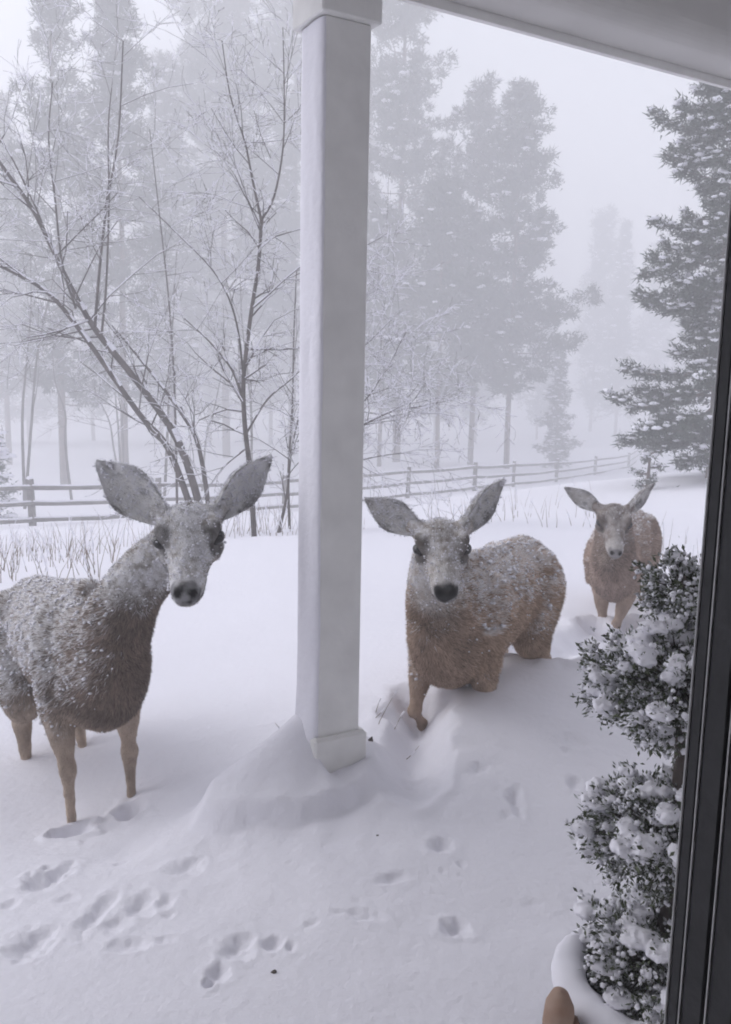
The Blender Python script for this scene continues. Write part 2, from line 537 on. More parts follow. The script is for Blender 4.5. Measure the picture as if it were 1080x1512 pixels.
BEAM_Z = P(1080, 124, 3.66).z - 0.05
def build_house():
    h = empty('house', UV(0, 0.36, 0))
    tag(h, 'house with a covered porch, its eaves beam running above the snowy porch', 'house')
    def part(name, mb, m, par=h, smooth=False):
        me = mb.mesh(name, smooth)
        o = link(name, me, MATS[m])
        o.parent = par
        o.matrix_parent_inverse = Matrix.Translation(-h.location)
        return o
    # front wall round the window opening (opening u -0.95..0.60, z 0.55..2.2)
    part('wall', hbox(hbox(hbox(hbox(MB(), -6, -0.95, 0.34, 0.47, -0.5, BEAM_Z + 0.1), 0.67, 6, 0.34, 0.47, -0.5, BEAM_Z + 0.1), -0.95, 0.67, 0.34, 0.47, 2.25, BEAM_Z + 0.1), -0.95, 0.67, 0.34, 0.47, -0.5, 0.30), 'siding')
    part('room_wall', hbox(MB(), -6, 6, -4.1, -4.0, -0.5, BEAM_Z + 0.1), 'plaster')
    part('room_wall', hbox(MB(), -6.1, -6.0, -4.1, 0.47, -0.5, BEAM_Z + 0.1), 'plaster')
    part('room_wall', hbox(MB(), 6.0, 6.1, -4.1, 0.47, -0.5, BEAM_Z + 0.1), 'plaster')
    part('room_floor', hbox(MB(), -6, 6, -4.0, 0.34, -0.05, 0.0), 'plaster')
    ceil_z = BEAM_Z + 0.23
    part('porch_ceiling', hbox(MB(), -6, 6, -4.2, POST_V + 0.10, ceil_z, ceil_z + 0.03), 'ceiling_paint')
    roof = MB()
    for k in range(1):
        hbox(roof, -6.3, 6.3, -4.4, POST_V + 0.35, ceil_z + 0.035, ceil_z + 0.2)
    part('roof', roof, 'siding')
    # beam profile, extruded along the porch: flat soffit, rounded inner edge, lip at the outer edge
    prof = [(0.105, 0.0), (0.02, 0.0)]
    for k in range(9):
        a = math.pi / 2 * k / 8
        prof.append((-0.025 - 0.075 * math.sin(a), 0.075 - 0.075 * math.cos(a)))
    prof += [(-0.10, 0.165), (0.105, 0.165)]
    def extr(prof, u0, u1):
        n = len(prof); V = []
        for u in (u0, u1):
            for (v, z) in prof:
                V.append(tuple(UV(u, POST_V + v, BEAM_Z + z)))
        F = [(i, (i + 1) % n, n + (i + 1) % n, n + i) for i in range(n)] + [tuple(range(n))[::-1], tuple(range(n, 2 * n))]
        return MB().add(V, F)
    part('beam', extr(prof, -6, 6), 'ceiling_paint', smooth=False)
    part('beam_lip', extr([(0.108, -0.028), (0.128, -0.028), (0.128, 0.16), (0.108, 0.16)], -6, 6), 'paint')
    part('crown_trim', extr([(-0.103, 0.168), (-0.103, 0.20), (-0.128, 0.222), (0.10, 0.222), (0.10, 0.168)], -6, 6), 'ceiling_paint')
    part('shadow_gap', extr([(-0.17, 0.226), (-0.15, 0.217), (-0.131, 0.217), (-0.131, 0.226)], -6, 6), 'gap')
    # the lap boards of the ceiling
    for k in range(10):
        v1 = POST_V - 0.18 - k * 0.14
        part('ceiling_board', hbox(MB(), -5.9, 5.9, v1 - 0.135, v1, ceil_z - 0.012, ceil_z - 0.002, 0.003), 'ceiling_paint')
    return h
build_house()

def build_post():
    K = POST_C.copy(); K.z = 0
    t = empty('porch_post', K)
    tag(t, 'square painted porch post with snow plastered on its windward side', 'post')
    w = POST_W / 2
    def part(name, mb, m, smooth=False):
        me = mb.mesh(name, smooth)
        o = link(name, me, MATS[m]); o.parent = t
        o.matrix_parent_inverse = Matrix.Translation(-K)
        return o
    top = BEAM_Z - 0.001
    zb = P(470, 1092, 2.72).z
    cap_z = 2.312
    def pb(mb, a, z0, z1, bev=0.004):
        return hbox(mb, POST_U - a, POST_U + a, POST_V - a, POST_V + a, z0, z1, bev)
    part('shaft', pb(MB(), w, zb - 0.3, cap_z), 'paint')
    part('capital', pb(MB(), w + 0.022, cap_z, top), 'paint')
    part('plinth', pb(pb(MB(), w + 0.020, -0.2, zb + 0.002, 0.006), w + 0.012, zb, zb + 0.006, 0.001), 'paint')
    # snow driven on the windward face, uneven, thicker towards the foot
    def snow_face(name, face, thick0, over, seed):
        nz, nw = 170, 14
        zs = np.linspace(0.02, cap_z - 0.004, nz)
        V = []; F = []
        for layer in (0, 1):
            for i, z in enumerate(zs):
                for j in range(nw):
                    s = -1 + 2 * j / (nw - 1)
                    edge = 1 - abs(s) ** 5
                    n1 = float(fbm(np.array([s * 1.5]), np.array([z * 5.0]), seed=seed, octaves=4)[0])
                    th = (thick0 * (1 + 0.45 * n1) + 0.05 * math.exp(-max(0, z - 0.1) / 0.12)) * (0.25 + 0.75 * edge) if layer else -0.004
                    half = w + over + 0.003 * n1
                    a = s * half
                    if face == 'wind':
                        q = UV(POST_U - w - th, POST_V + a, z)
                    else:
                        q = UV(POST_U + a + over, POST_V + w + th, z)
                    V.append(tuple(q))
        o = nz * nw
        for i in range(nz - 1):
            for j in range(nw - 1):
                a, b, c, d = i * nw + j, i * nw + j + 1, (i + 1) * nw + j + 1, (i + 1) * nw + j
                F.append((o + a, o + b, o + c, o + d)); F.append((d, c, b, a))
        for i in range(nz - 1):
            for j in (0, nw - 1):
                a, d = i * nw + j, (i + 1) * nw + j
                F.append((a, d, o + d, o + a) if j == 0 else (d, a, o + a, o + d))
        mb = MB().add(V, F)
        p = part(name, mb, 'snow', True)
        p['label'] = 'packed snow plastered on the post'
        return p
    snow_face('snow_layer', 'wind', 0.010, -0.002, 31)
    snow_face('snow_layer', 'out', 0.014, 0.006, 57)
build_post()

# ------------------------------------------------------------------ window frame beside the camera
def build_window():
    U0 = 0.580
    t = empty('window_frame', UV(U0, 0.40, 0.3))
    tag(t, 'dark grooved metal window frame standing upright beside the potted shrub', 'window frame')
    def part(name, mb, m):
        o = link(name, mb.mesh(name), MATS[m]); o.parent = t
        o.matrix_parent_inverse = Matrix.Translation(-t.location)
        return o
    z0, z1 = 0.30, 2.25
    def strip(name, v0, v1, u, m, back=0.09, bev=0.0008):
        part(name, hbox(MB(), u, u + back, v0, v1, z0, z1, bev), m)
    strip('outer_stop', 0.4440, 0.4535, U0, 'frame_dark')
    strip('lit_edge_strip', 0.4540, 0.4565, U0 - 0.0010, 'frame_edge_lit', 0.02)  # pale strips: outside light on the lips, put into the colour
    strip('lit_edge_strip', 0.4418, 0.4437, U0 + 0.0005, 'frame_edge_lit', 0.02, 0.0004)
    strip('jamb', 0.4225, 0.4415, U0 + 0.002, 'frame_dark')
    strip('gasket', 0.4195, 0.4222, U0 + 0.006, 'frame_black')
    strip('lit_edge_strip', 0.4172, 0.4190, U0 + 0.0015, 'frame_edge_lit', 0.02, 0.0004)
    strip('jamb', 0.395, 0.4168, U0 + 0.003, 'frame_dark')
    strip('gasket', 0.388, 0.3948, U0 + 0.008, 'frame_black')
    strip('inner_casing', 0.335, 0.3875, U0 + 0.004, 'frame_dark')
    # far jamb, head and sill close the opening
    part('far_jamb', hbox(MB(), -0.98, -0.90, 0.345, 0.455, z0, z1, 0.002), 'frame_dark')
    part('head_rail', hbox(MB(), -0.899, U0 - 0.003, 0.345, 0.455, z1 - 0.06, z1, 0.002), 'frame_dark')
    part('sill', hbox(MB(), -0.899, U0 - 0.003, 0.345, 0.455, z0, z0 + 0.05, 0.002), 'frame_dark')
build_window()

# ------------------------------------------------------------------ deer
def loft(stations, n=22):
    """closed skin through elliptical rings: (centre, axis_a*half, axis_b*half)"""
    V = []; F = []
    ang = np.arange(n) * 2 * math.pi / n
    for (c, a, b) in stations:
        V.append(np.asarray(c, float) + np.outer(np.cos(ang), a) + np.outer(np.sin(ang), b))
    m = len(stations)
    V = np.concatenate(V + [np.asarray(stations[0][0], float)[None], np.asarray(stations[-1][0], float)[None]])
    for i in range(m - 1):
        for j in range(n):
            k = (j + 1) % n
            F.append((i * n + j, i * n + k, (i + 1) * n + k, (i + 1) * n + j))
    for j in range(n):
        k = (j + 1) % n
        F.append((m * n, k, j)); F.append((m * n + 1, (m - 1) * n + j, (m - 1) * n + k))
    return V, F

def ear_geo(length, width, cup, thick=0.007, nt=22, ns=13, rs=NR, bend=0.0):
    """leaf-shaped cupped ear in its own frame: x along the ear, y across, z = the opening side"""
    top = []; bot = []
    for i in range(nt):
        t = i / (nt - 1)
        w = width * 0.5 * math.sin(math.pi * (.13 + .835 * t)) ** .62 * (0.80 + 0.32 * math.sin(math.pi * t * .9))
        w = max(w, 0.004)
        for j in range(ns):
            s = -1 + 2 * j / (ns - 1)
            rim = 1 + 0.05 * math.sin(9 * t + 3 * s)
            y = w * math.sin(s * 1.15) / math.sin(1.15)
            z = cup * (s * s) * w * 1.5 * (1 - 0.5 * t) - cup * w * 0.6 + bend * t * t * length
            x = length * t * (1 - 0.05 * s * s)
            top.append((x, y * rim, z + thick / 2 * (1 - abs(s) ** 4 * 0.7)))
            bot.append((x, y * rim, z - thick / 2 * (1 - abs(s) ** 4 * 0.7) - 0.012 * (1 - t) * (1 - s * s)))
    V = np.array(top + bot); o = nt * ns; F = []
    for i in range(nt - 1):
        for j in range(ns - 1):
            a, b, c, d = i * ns + j, (i + 1) * ns + j, (i + 1) * ns + j + 1, i * ns + j + 1
            F.append((a, b, c, d)); F.append((o + d, o + c, o + b, o + a))
    for i in range(nt - 1):
        a, b = i * ns, (i + 1) * ns
        F.append((a, o + a, o + b, b))
        a, b = i * ns + ns - 1, (i + 1) * ns + ns - 1
        F.append((b, o + b, o + a, a))
    for j in range(ns - 1):
        a, b = j, j + 1
        F.append((b, o + b, o + a, a))
        a, b = (nt - 1) * ns + j, (nt - 1) * ns + j + 1
        F.append((a, o + a, o + b, b))
    return V, F, o

def make_deer(label, loc, yaw, head_w, face_w, roll, ears, legs, frost, coat, scale=1.0, pitch=0.0, seed=1, strands=50000, nose_frost=0.0, look_len=1.0, neck_mid=None, hd=1.0, wid=.93):
    """loc: world point under the body; head_w: world point between the eyes; face_w: world direction of the muzzle"""
    rs = np.random.RandomState(seed)
    M = Matrix.Translation(loc) @ Matrix.Rotation(yaw, 4, 'Z') @ Matrix.Rotation(pitch, 4, 'Y') @ Matrix.Scale(scale, 4)
    Mi = M.inverted()
    loc_ = lambda p: np.array(Mi @ Vector(p))
    dirl = lambda d: unit(np.array(Mi.to_3x3() @ Vector(d)))
    H = loc_(head_w)
    f = dirl(face_w)
    upw = np.array([0, 0, 1.0]) if pitch == 0 else dirl((0, 0, 1))
    l = unit(np.cross(upw, f)); u = np.cross(f, l)
    c, s = math.cos(roll), math.sin(roll)
    l, u = l * c + u * s, u * c - l * s
    hp = lambda a, b, d: H + (f * a + l * b + u * d) * hd
    shapes = []
    Y = np.array([0, 1.0, 0]); Z = np.array([0, 0, 1.0])
    tor = [(-.545, .80, .02, .02), (-.53, .80, .08, .07), (-.48, .785, .14, .125), (-.38, .775, .18, .165), (-.25, .768, .182, .172), (-.08, .742, .198, .182), (.10, .722, .218, .184),
           (.24, .705, .232, .172), (.35, .705, .225, .160), (.44, .71, .19, .135), (.51, .725, .13, .10), (.545, .74, .06, .05), (.555, .745, .02, .02)]
    shapes.append(loft([((x, 0, z), Y * hw * wid, Z * hh) for (x, z, hh, hw) in tor]))
    shapes.append(tube_geo([(-.40, 0, .93), (-.1, 0, .925), (.14, 0, .935), (.30, 0, .93)], [.03, .035, .04, .05], 12, 4))
    for sg in (-1, 1):
        shapes.append(tube_geo([(.15, sg * .095 * wid, .87), (.24, sg * .128 * wid, .74), (.25, sg * .125 * wid, .57)], [.062, .080, .062], 12, 3))
        shapes.append(tube_geo([(-.30, sg * .09, .88), (-.36, sg * .105, .76), (-.28, sg * .11, .62)], [.075, .10, .09], 12, 3))
    # neck
    nb = np.array([.41, 0, .755])
    ne = hp(-.055, 0, -.035)
    mid = (nb + ne) / 2 + np.array([0.03, 0, -0.01]) if neck_mid is None else np.array(neck_mid)
    shapes.append(tube_geo([nb + (nb - mid) * .7, nb, mid, ne, hp(-.02, 0, -.02)], [.115, .122, .094, .078, .062], 18, 5))
    # head
    hst = [(-.105, .03, .03, .0), (-.095, .055, .05, .0), (-.065, .076, .072, .0), (-.02, .085, .080, .0), (.015, .085, .080, -.004), (.045, .074, .074, -.012), (.08, .060, .066, -.020),
           (.115, .052, .058, -.025), (.15, .048, .052, -.029), (.18, .047, .047, -.031), (.205, .043, .042, -.033), (.222, .037, .036, -.034), (.234, .027, .027, -.035), (.239, .015, .015, -.035)]
    shapes.append(loft([(hp(a, 0, d), l * w * hd, u * h * hd) for (a, w, h, d) in hst]))
    shapes.append(tube_geo([hp(-.03, 0, -.06), hp(.06, 0, -.078), (hp(.14, 0, -.07)), hp(.205, 0, -.06)], [.05, .044, .033, .019], 12, 3))
    for sg in (-1, 1):
        shapes.append(tube_geo([hp(-.02, sg * .058, .042), hp(.018, sg * .070, .046), hp(.050, sg * .066, .036), hp(.075, sg * .050, .020)], [.022, .024, .020, .014], 10, 2))
        shapes.append(tube_geo([hp(.0, sg * .062, -.03), hp(.05, sg * .056, -.035)], [.036, .03], 10, 1))
        shapes.append(tube_geo([hp(.198, sg * .027, -.016), hp(.224, sg * .023, -.018)], [.016, .013], 10, 1))
        # ear roots
        e = ears[0 if sg > 0 else 1]
        ed = dirl(e[0])
        r0 = hp(-.050, sg * .068, .036)
        shapes.append(tube_geo([hp(-.045, sg * .04, .030), r0, r0 + ed * .045], [.040, .036, .026], 10, 2))
    # legs: front and hind pairs, joints as given
    defl = {'FL': [(.27, .10, .72), (.24, .115, .55), (.26, .10, .35), (.25, .10, .10), (.27, .10, .03)], 'HL': [(-.34, .075, .75), (-.24, .11, .55), (-.43, .105, .40), (-.40, .105, .10), (-.37, .105, .03)]}
    defl['FR'] = [(x, -y, z) for (x, y, z) in defl['FL']]; defl['HR'] = [(x, -y, z) for (x, y, z) in defl['HL']]
    rad = {'F': [.10, .056, .030, .022, .026], 'H': [.135, .088, .038, .024, .026]}
    for k in ('FL', 'FR', 'HL', 'HR'):
        pts = [np.array(p, float) for p in legs.get(k, defl[k])]
        rr = rad[k[0]]
        P2 = [pts[0], pts[1], (pts[1] + pts[2]) / 2, pts[1] * .18 + pts[2] * .82, pts[2], pts[2] * .78 + pts[3] * .22, (pts[2] + pts[3]) / 2, pts[3] * .85 + pts[2] * .15, pts[3], pts[4]]
        r2 = [rr[0], rr[1], (rr[1] * .45 + rr[2] * .55), rr[2] * .88, rr[2] * 1.06, rr[2] * .74, rr[3] * .86, rr[3] * .9, rr[3] * 1.2, rr[4]]
        shapes.append(tube_geo(P2, r2, 14, 4))
    # tail
    shapes.append(tube_geo([(-.50, 0, .86), (-.56, 0, .80), (-.575, 0, .70)], [.03, .032, .012], 10, 3))
    mb = MB()
    for (V, F) in shapes: mb.add(V, F)
    tmp = bpy.data.objects.new('tmp', mb.mesh('tmp'))
    COL.objects.link(tmp)
    md = tmp.modifiers.new('r', 'REMESH'); md.mode = 'VOXEL'; md.voxel_size = 0.0085
    sm = tmp.modifiers.new('s', 'SMOOTH'); sm.factor = 0.5; sm.iterations = 9
    dg = bpy.context.evaluated_depsgraph_get()
    me0 = bpy.data.meshes.new_from_object(tmp.evaluated_get(dg))
    nv = len(me0.vertices)
    V = np.empty(nv * 3, np.float32); me0.vertices.foreach_get('co', V); V = V.reshape(-1, 3).astype(float)
    N = np.empty(nv * 3, np.float32); me0.vertices.foreach_get('normal', N); N = N.reshape(-1, 3).astype(float)
    Q = np.empty(len(me0.polygons) * 4, np.int32)
    me0.loops.foreach_get('vertex_index', Q); Q = Q.reshape(-1, 4)
    bpy.data.objects.remove(tmp)
    bpy.data.meshes.remove(me0)
    # coat relief
    V += N * (0.004 * fbm(V[:, 0] * 22, V[:, 1] * 22, V[:, 2] * 14, seed=seed, octaves=3) + 0.0015 * vnoise(V[:, 0] * 110, V[:, 1] * 110, V[:, 2] * 70, seed=seed))[:, None]
    # ears
    kind = np.zeros(len(V))             # 0 body, 1 ear inside, 2 ear back
    et = np.zeros(len(V))
    parts_V = [V]; parts_F = [Q]; off = len(V); kinds = [kind]; ets = [et]
    for gi, sg in ((0, 1), (1, -1)):
        e = ears[gi]
        ed = dirl(e[0]); en = dirl(e[1]); en = unit(en - ed * np.dot(en, ed)); es = np.cross(en, ed)
        L, W, cup, bend = e[2], e[3], e[4], e[5]
        ev, ef, o = ear_geo(L, W, cup, bend=bend)
        r0 = hp(-.045, sg * .070, .036)
        ev2 = r0 + ev[:, :1] * ed + ev[:, 1:2] * es + ev[:, 2:] * en
        ev2 = ev2 + 0.003 * vnoise(ev2[:, 0] * 60, ev2[:, 1] * 60, ev2[:, 2] * 60, seed=seed + 5)[:, None] * en
        parts_V.append(ev2); parts_F.append(np.array(ef) + off); off += len(ev2)
        edge = np.abs(ev[:, 1]) / np.maximum(W * 0.5, 1e-6)
        kinds.append(np.r_[np.ones(o), np.full(o, 2.0)]); ets.append(np.maximum(edge, ev[:, 0] / L))
    V = np.concatenate(parts_V); Q = np.concatenate(parts_F); kind = np.concatenate(kinds); et = np.concatenate(ets)
    me = make_mesh('deer', V, Q)
    N = np.empty(len(V) * 3, np.float32); me.vertices.foreach_get('normal', N); N = N.reshape(-1, 3).astype(float)
    M3 = np.array(Matrix.Rotation(yaw, 3, 'Z') @ Matrix.Rotation(pitch, 3, 'Y'))

    eyes = [hp(.040, sg * .083, .016) for sg in (1, -1)]
    nost = [hp(.232, sg * .022, -.018) for sg in (1, -1)]
    def shade(Pt, Nn, kd, ed_):
        """coat colour, frost probability, length factor at points"""
        D = (Pt - H) / hd
        a, b, d = D @ f, D @ l, D @ u
        isear = kd > 0.5
        head = np.maximum(sstep(-.09, .03, a), sstep(-.01, .05, d) * sstep(-.14, -.08, a)) * sstep(.33, .27, np.linalg.norm(D, axis=1)) * sstep(-.21, -.09, d + .03 * vnoise(Pt[:, 0] * 20, Pt[:, 1] * 20, Pt[:, 2] * 20, seed=seed + 40))
        head = np.where(isear, 0, head)
        x, y, z = Pt[:, 0], Pt[:, 1], Pt[:, 2]
        C = np.tile(np.array(coat['body']), (len(Pt), 1))
        def mixc(w, col):
            nonlocal C
            w = np.clip(w, 0, 1)[:, None]
            C = C * (1 - w) + np.array(col) * w
        mixc(sstep(.64, .34, z + .05 * vnoise(x * 12, y * 12, z * 6, seed=seed + 33)), coat['leg'])
        mixc(sstep(.50, .40, z) * sstep(.1, .8, Nn[:, 0]) * .45, tuple(.55 * q_ for q_ in coat['leg']))
        mixc(sstep(.17, .11, z) * .7, (.05, .042, .036))
        mixc(sstep(.60, .52, z) * sstep(.2, .05, np.abs(y)) * .6, coat['leg'])
        mixc(sstep(.30, .42, x) * sstep(.95, .80, z) * (1 - head), coat['chest'])
        mixc(sstep(-.42, -.50, x) * sstep(.14, .08, np.abs(y)) * sstep(.5, .6, z) * .8, (.5, .46, .42))
        nw = vnoise(x * 9, y * 9, z * 9, seed=seed + 2)
        C = C * (1 + 0.22 * nw + 0.15 * vnoise(x * 24, y * 24, z * 17, seed=seed + 6) + 0.16 * vnoise(x * 70, y * 70, z * 45, seed=seed + 3))[:, None]
        # throat
        mixc(sstep(.10, .0, np.abs(b)) * sstep(-.07, -.10, d) * sstep(-.2, -.05, a) * sstep(.33, .2, np.linalg.norm(D, axis=1)) * .5, (.36, .31, .27))
        # head
        mixc(head * .75, coat['face'])
        mixc(head * sstep(.03, .06, d) * sstep(.10, .02, a) * sstep(.06, .02, np.abs(b)) * .5, coat['brow'])
        mixc(head * sstep(.12, .185, a + .02 * nw) * .8, (.42, .40, .385))
        mixc(head * sstep(-.058, -.070, d) * sstep(.08, .14, a), (.78, .77, .76))
        pad = head * sstep(1.15, .85, np.sqrt((b / .039) ** 2 + ((d + .024) / .029) ** 2) + .22 * vnoise(x * 45, y * 45, z * 45, seed=seed + 30)) * sstep(.185, .20, a)
        mixc(head * sstep(.006, .003, np.abs(d + .054 - .25 * np.abs(b))) * sstep(.15, .17, a) * .8, (.03, .025, .024))
        mixc(pad, coat['nose'])
        for q in nost:
            mixc(sstep(.015, .009, np.linalg.norm(Pt - q, axis=1) / hd) * (kd < .5), (.006, .005, .005))
        mixc(head * sstep(.034, .018, np.abs(b)) * sstep(.05, .10, a) * sstep(.0, .02, d) * .35, (.42, .40, .38))
        for q in eyes:
            de = np.linalg.norm((Pt - q), axis=1) / hd
            mixc(sstep(.078, .060, de) * sstep(.048, .060, de) * (kd < .5) * .5, (.42, .39, .36))
            mixc(sstep(.060, .040, de + .012 * nw) * (kd < .5) * coat.get('eyering', .85), (.035, .030, .028))
        # dark gland stripe in front of the eye
        for sg in (1, -1):
            g = np.linalg.norm(Pt - hp(.075, sg * .068, -.006), axis=1) / hd
            mixc(sstep(.026, .012, g) * .8, (.04, .034, .03))
        mixc((kd == 1) * 1.0, coat['ear_in'])
        mixc((kd == 1) * sstep(.45, .62, vnoise(x * 34, y * 34, z * 34, seed=seed + 17)) * .75, (.06, .055, .05))
        mixc((kd == 1) * sstep(.75, 1.0, ed_) * .8, (.07, .062, .058))
        mixc((kd == 2) * 1.0, coat['ear_out'])
        Nw = Nn @ M3.T
        n2 = fbm(x * 14, y * 14, z * 14, seed=seed + 8)
        p = frost['back'] * sstep(frost['lo'], frost['hi'], Nw[:, 2] + 0.35 * n2 + frost['wind'] * (Nw @ np.array(frost['dir'])))
        p = p * sstep(.42, .60, z)
        p = p * (1 - (1 - frost['front']) * sstep(.20, .50, x + .08 * n2))
        p = p * (1 - head) + head * frost['head'] * (0.75 + 0.5 * n2) * sstep(-.15, .25, Nw[:, 1] * -0.8 + Nw[:, 2] * .7)
        p = np.where(kd == 1, frost['ear'] * (0.8 + .7 * n2), p)
        p = np.where(kd == 2, frost['ear'] * .8, p)
        ncl = vnoise(x * 62, y * 62, z * 50, seed=seed + 21) + .6 * vnoise(x * 130, y * 130, z * 110, seed=seed + 22)
        p = np.clip(p * (1.05 + 1.15 * ncl), 0, 1)
        isnose = pad
        p = p * (1 - isnose * (1 - nose_frost))
        for q in eyes:
            de = np.linalg.norm((Pt - q), axis=1) / hd
            p = p * (1 - sstep(.058, .036, de + .012 * nw) * .85)
        for q in nost:
            p = p * (1 - sstep(.016, .010, np.linalg.norm(Pt - q, axis=1) / hd))
        leng = np.where(isear, .45, 1 - .62 * head)
        leng = leng * (1 - .58 * sstep(.58, .44, z)) * (1 - isnose)
        de = np.minimum(np.linalg.norm(Pt - eyes[0], axis=1), np.linalg.norm(Pt - eyes[1], axis=1)) / hd
        leng = leng * (.12 + .88 * sstep(.022, .06, de))
        return np.clip(C, 0.003, .9), np.clip(p, 0, .97), leng, head

    C, p, lg, hd_ = shade(V, N, kind, et)
    fw = (.45 + .42 * np.maximum(hd_, kind > .5))[:, None] * p[:, None]
    body_c = C * 1.25 * (1 - fw) + np.array([.84, .84, .86]) * fw
    at = me.attributes.new('col', 'FLOAT_COLOR', 'POINT')
    at.data.foreach_set('color', np.c_[body_c, np.ones(len(V))].astype(np.float32).ravel())
    root = link('deer', me, MATS['fur'])
    root.matrix_world = M
    tag(root, label, 'deer', 'deer walking through the snow')
    # fur: thin blades that lie along the coat, each hoary or brown
    T = np.concatenate([Q[:, [0, 1, 2]], Q[:, [0, 2, 3]]])
    A, B, Cc = V[T[:, 0]], V[T[:, 1]], V[T[:, 2]]
    ar = np.linalg.norm(np.cross(B - A, Cc - A), axis=1)
    tk = kind[T[:, 0]]
    cen = (A + B + Cc) / 3
    hw = 1 + 2.2 * (np.linalg.norm(cen - H, axis=1) < .30) + 1.0 * (tk > .5)
    pr = ar * hw; pr /= pr.sum()
    ti = rs.choice(len(T), strands, p=pr)
    r1, r2 = np.sqrt(rs.rand(strands)), rs.rand(strands)
    w0, w1, w2 = 1 - r1, r1 * (1 - r2), r1 * r2
    Pt = A[ti] * w0[:, None] + B[ti] * w1[:, None] + Cc[ti] * w2[:, None]
    Nn = unit(N[T[ti, 0]] * w0[:, None] + N[T[ti, 1]] * w1[:, None] + N[T[ti, 2]] * w2[:, None])
    kd = tk[ti]; ed_ = et[T[ti, 0]]
    C, p, lg, hm = shade(Pt, Nn, kd, ed_)
    flow = np.tile(np.array([-1.0, 0, -.55]), (strands, 1))
    flow = np.where((Pt[:, 2] < .5)[:, None], np.array([-.25, 0, -1.0]), flow)
    flow = flow * (1 - hm[:, None]) + (-f)[None] * hm[:, None]
    for gi in (0, 1):
        ed = dirl(ears[gi][0])
        m = (kd > .5) & (((Pt - H) @ l > 0) == (gi == 0))
        flow[m] = ed
    flow = flow + rs.normal(0, .28, flow.shape)
    tang = unit(flow - Nn * np.sum(flow * Nn, 1)[:, None])
    lift = .22 + .30 * rs.rand(strands)
    dirv = unit(tang + Nn * lift[:, None])
    ln = .0195 * lg * (.6 + .8 * rs.rand(strands))
    keep = lg > .08
    Pt, Nn, C, p, dirv, ln, tang = [q[keep] for q in (Pt, Nn, C, p, dirv, ln, tang)]
    k = len(Pt)
    sd = unit(np.cross(dirv, Nn))
    wd = (.0007 + .0008 * rs.rand(k)) * np.clip(ln / .02, .55, 1.2)
    b1, b2, tp = Pt - sd * wd[:, None] - Nn * .001, Pt + sd * wd[:, None] - Nn * .001, Pt + dirv * ln[:, None]
    SV = np.stack([b1, b2, tp], 1).reshape(-1, 3)
    SF = np.arange(k * 3).reshape(-1, 3)
    hoar = rs.rand(k) < p
    hw_ = rs.uniform(.5, 1, (k, 1))
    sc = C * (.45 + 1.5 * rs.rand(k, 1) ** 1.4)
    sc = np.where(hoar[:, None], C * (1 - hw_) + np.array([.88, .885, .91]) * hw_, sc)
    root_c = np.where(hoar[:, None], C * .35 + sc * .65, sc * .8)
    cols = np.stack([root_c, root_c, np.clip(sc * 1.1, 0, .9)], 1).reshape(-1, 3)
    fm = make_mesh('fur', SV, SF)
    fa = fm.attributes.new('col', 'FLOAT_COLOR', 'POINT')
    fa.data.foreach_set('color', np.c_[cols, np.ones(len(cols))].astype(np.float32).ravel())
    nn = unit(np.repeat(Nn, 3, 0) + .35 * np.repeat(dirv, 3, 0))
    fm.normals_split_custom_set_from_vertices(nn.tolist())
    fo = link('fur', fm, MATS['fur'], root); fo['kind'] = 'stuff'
    # snow caught in the coat
    m = (rs.rand(k) < p * frost.get('clumps', .06)) 
    if m.sum() > 3:
        S = np.abs(rs.normal(.0026, .0018, (m.sum(), 1))) * np.array([[1.2, 1.2, .8]]) + .001
        S = S * np.where(np.linalg.norm(Pt[m] - H, axis=1) < .32, .55, 1.0)[:, None]
        CV, CF = blobs(Pt[m] + Nn[m] * .006 + tang[m] * .004, S, .35, rs=rs)
        co = link('snow_dusting', make_mesh('snow_dusting', CV, CF), MATS['snow_light'], root); co['kind'] = 'stuff'
    # a sprinkle of separate flakes on the lower coat
    idx = rs.choice(k, frost.get('flakes', 160))
    idx = idx[Pt[idx][:, 2] > .42]
    S = np.abs(rs.normal(.0022, .0012, (len(idx), 1))) * np.ones((1, 3)) + .0008
    S = S * np.where(np.linalg.norm(Pt[idx] - H, axis=1) < .32, .5, 1.0)[:, None]
    CV, CF = blobs(Pt[idx] + Nn[idx] * .009, S, .35, rs=rs)
    co = link('snow_flakes', make_mesh('snow_flakes', CV, CF), MATS['snow_light'], root); co['kind'] = 'stuff'
    # eyes
    for sg, q in zip((1, -1), eyes):
        ev, ef = loft([(np.array([0, 0, 1]) * math.cos(t) * .019, np.array([1, 0, 0]) * max(1e-4, math.sin(t)) * .0245, np.array([0, 1, 0]) * max(1e-4, math.sin(t)) * .0185) for t in np.linspace(.02, math.pi - .02, 12)], 16)
        ax = unit(l * sg * .80 + f * .52 + u * .2); a1 = unit(f - ax * np.dot(f, ax)); a2 = np.cross(ax, a1)
        ev = (q - ax * .006 * hd) + (ev[:, :1] * a1 + ev[:, 1:2] * a2 + ev[:, 2:] * ax) * hd
        mbb = MB().add(ev, ef)
        link('eye', mbb.mesh('eye', True), MATS['eye'], root)
    # hooves
    for kx in ('FL', 'FR', 'HL', 'HR'):
        pts = [np.array(q, float) for q in legs.get(kx, defl[kx])]
        d0 = unit(pts[4] - pts[3])
        mbh = MB()
        for sg in (-1, 1):
            o = np.array([0, sg * .013, 0])
            mbh.tube([pts[4] + o - d0 * .005, pts[4] + o + d0 * .02 + np.array([.008, 0, 0]), pts[4] + o + d0 * .045 + np.array([.02, 0, 0])], [.017, .017, .008], 8, 2)
        link('hoof', mbh.mesh('hoof', True), MATS['hoof'], root)
    return root

def cam_dir(right, up, toward):
    """direction given in the camera's frame"""
    return MC @ Vector((right, up, toward))

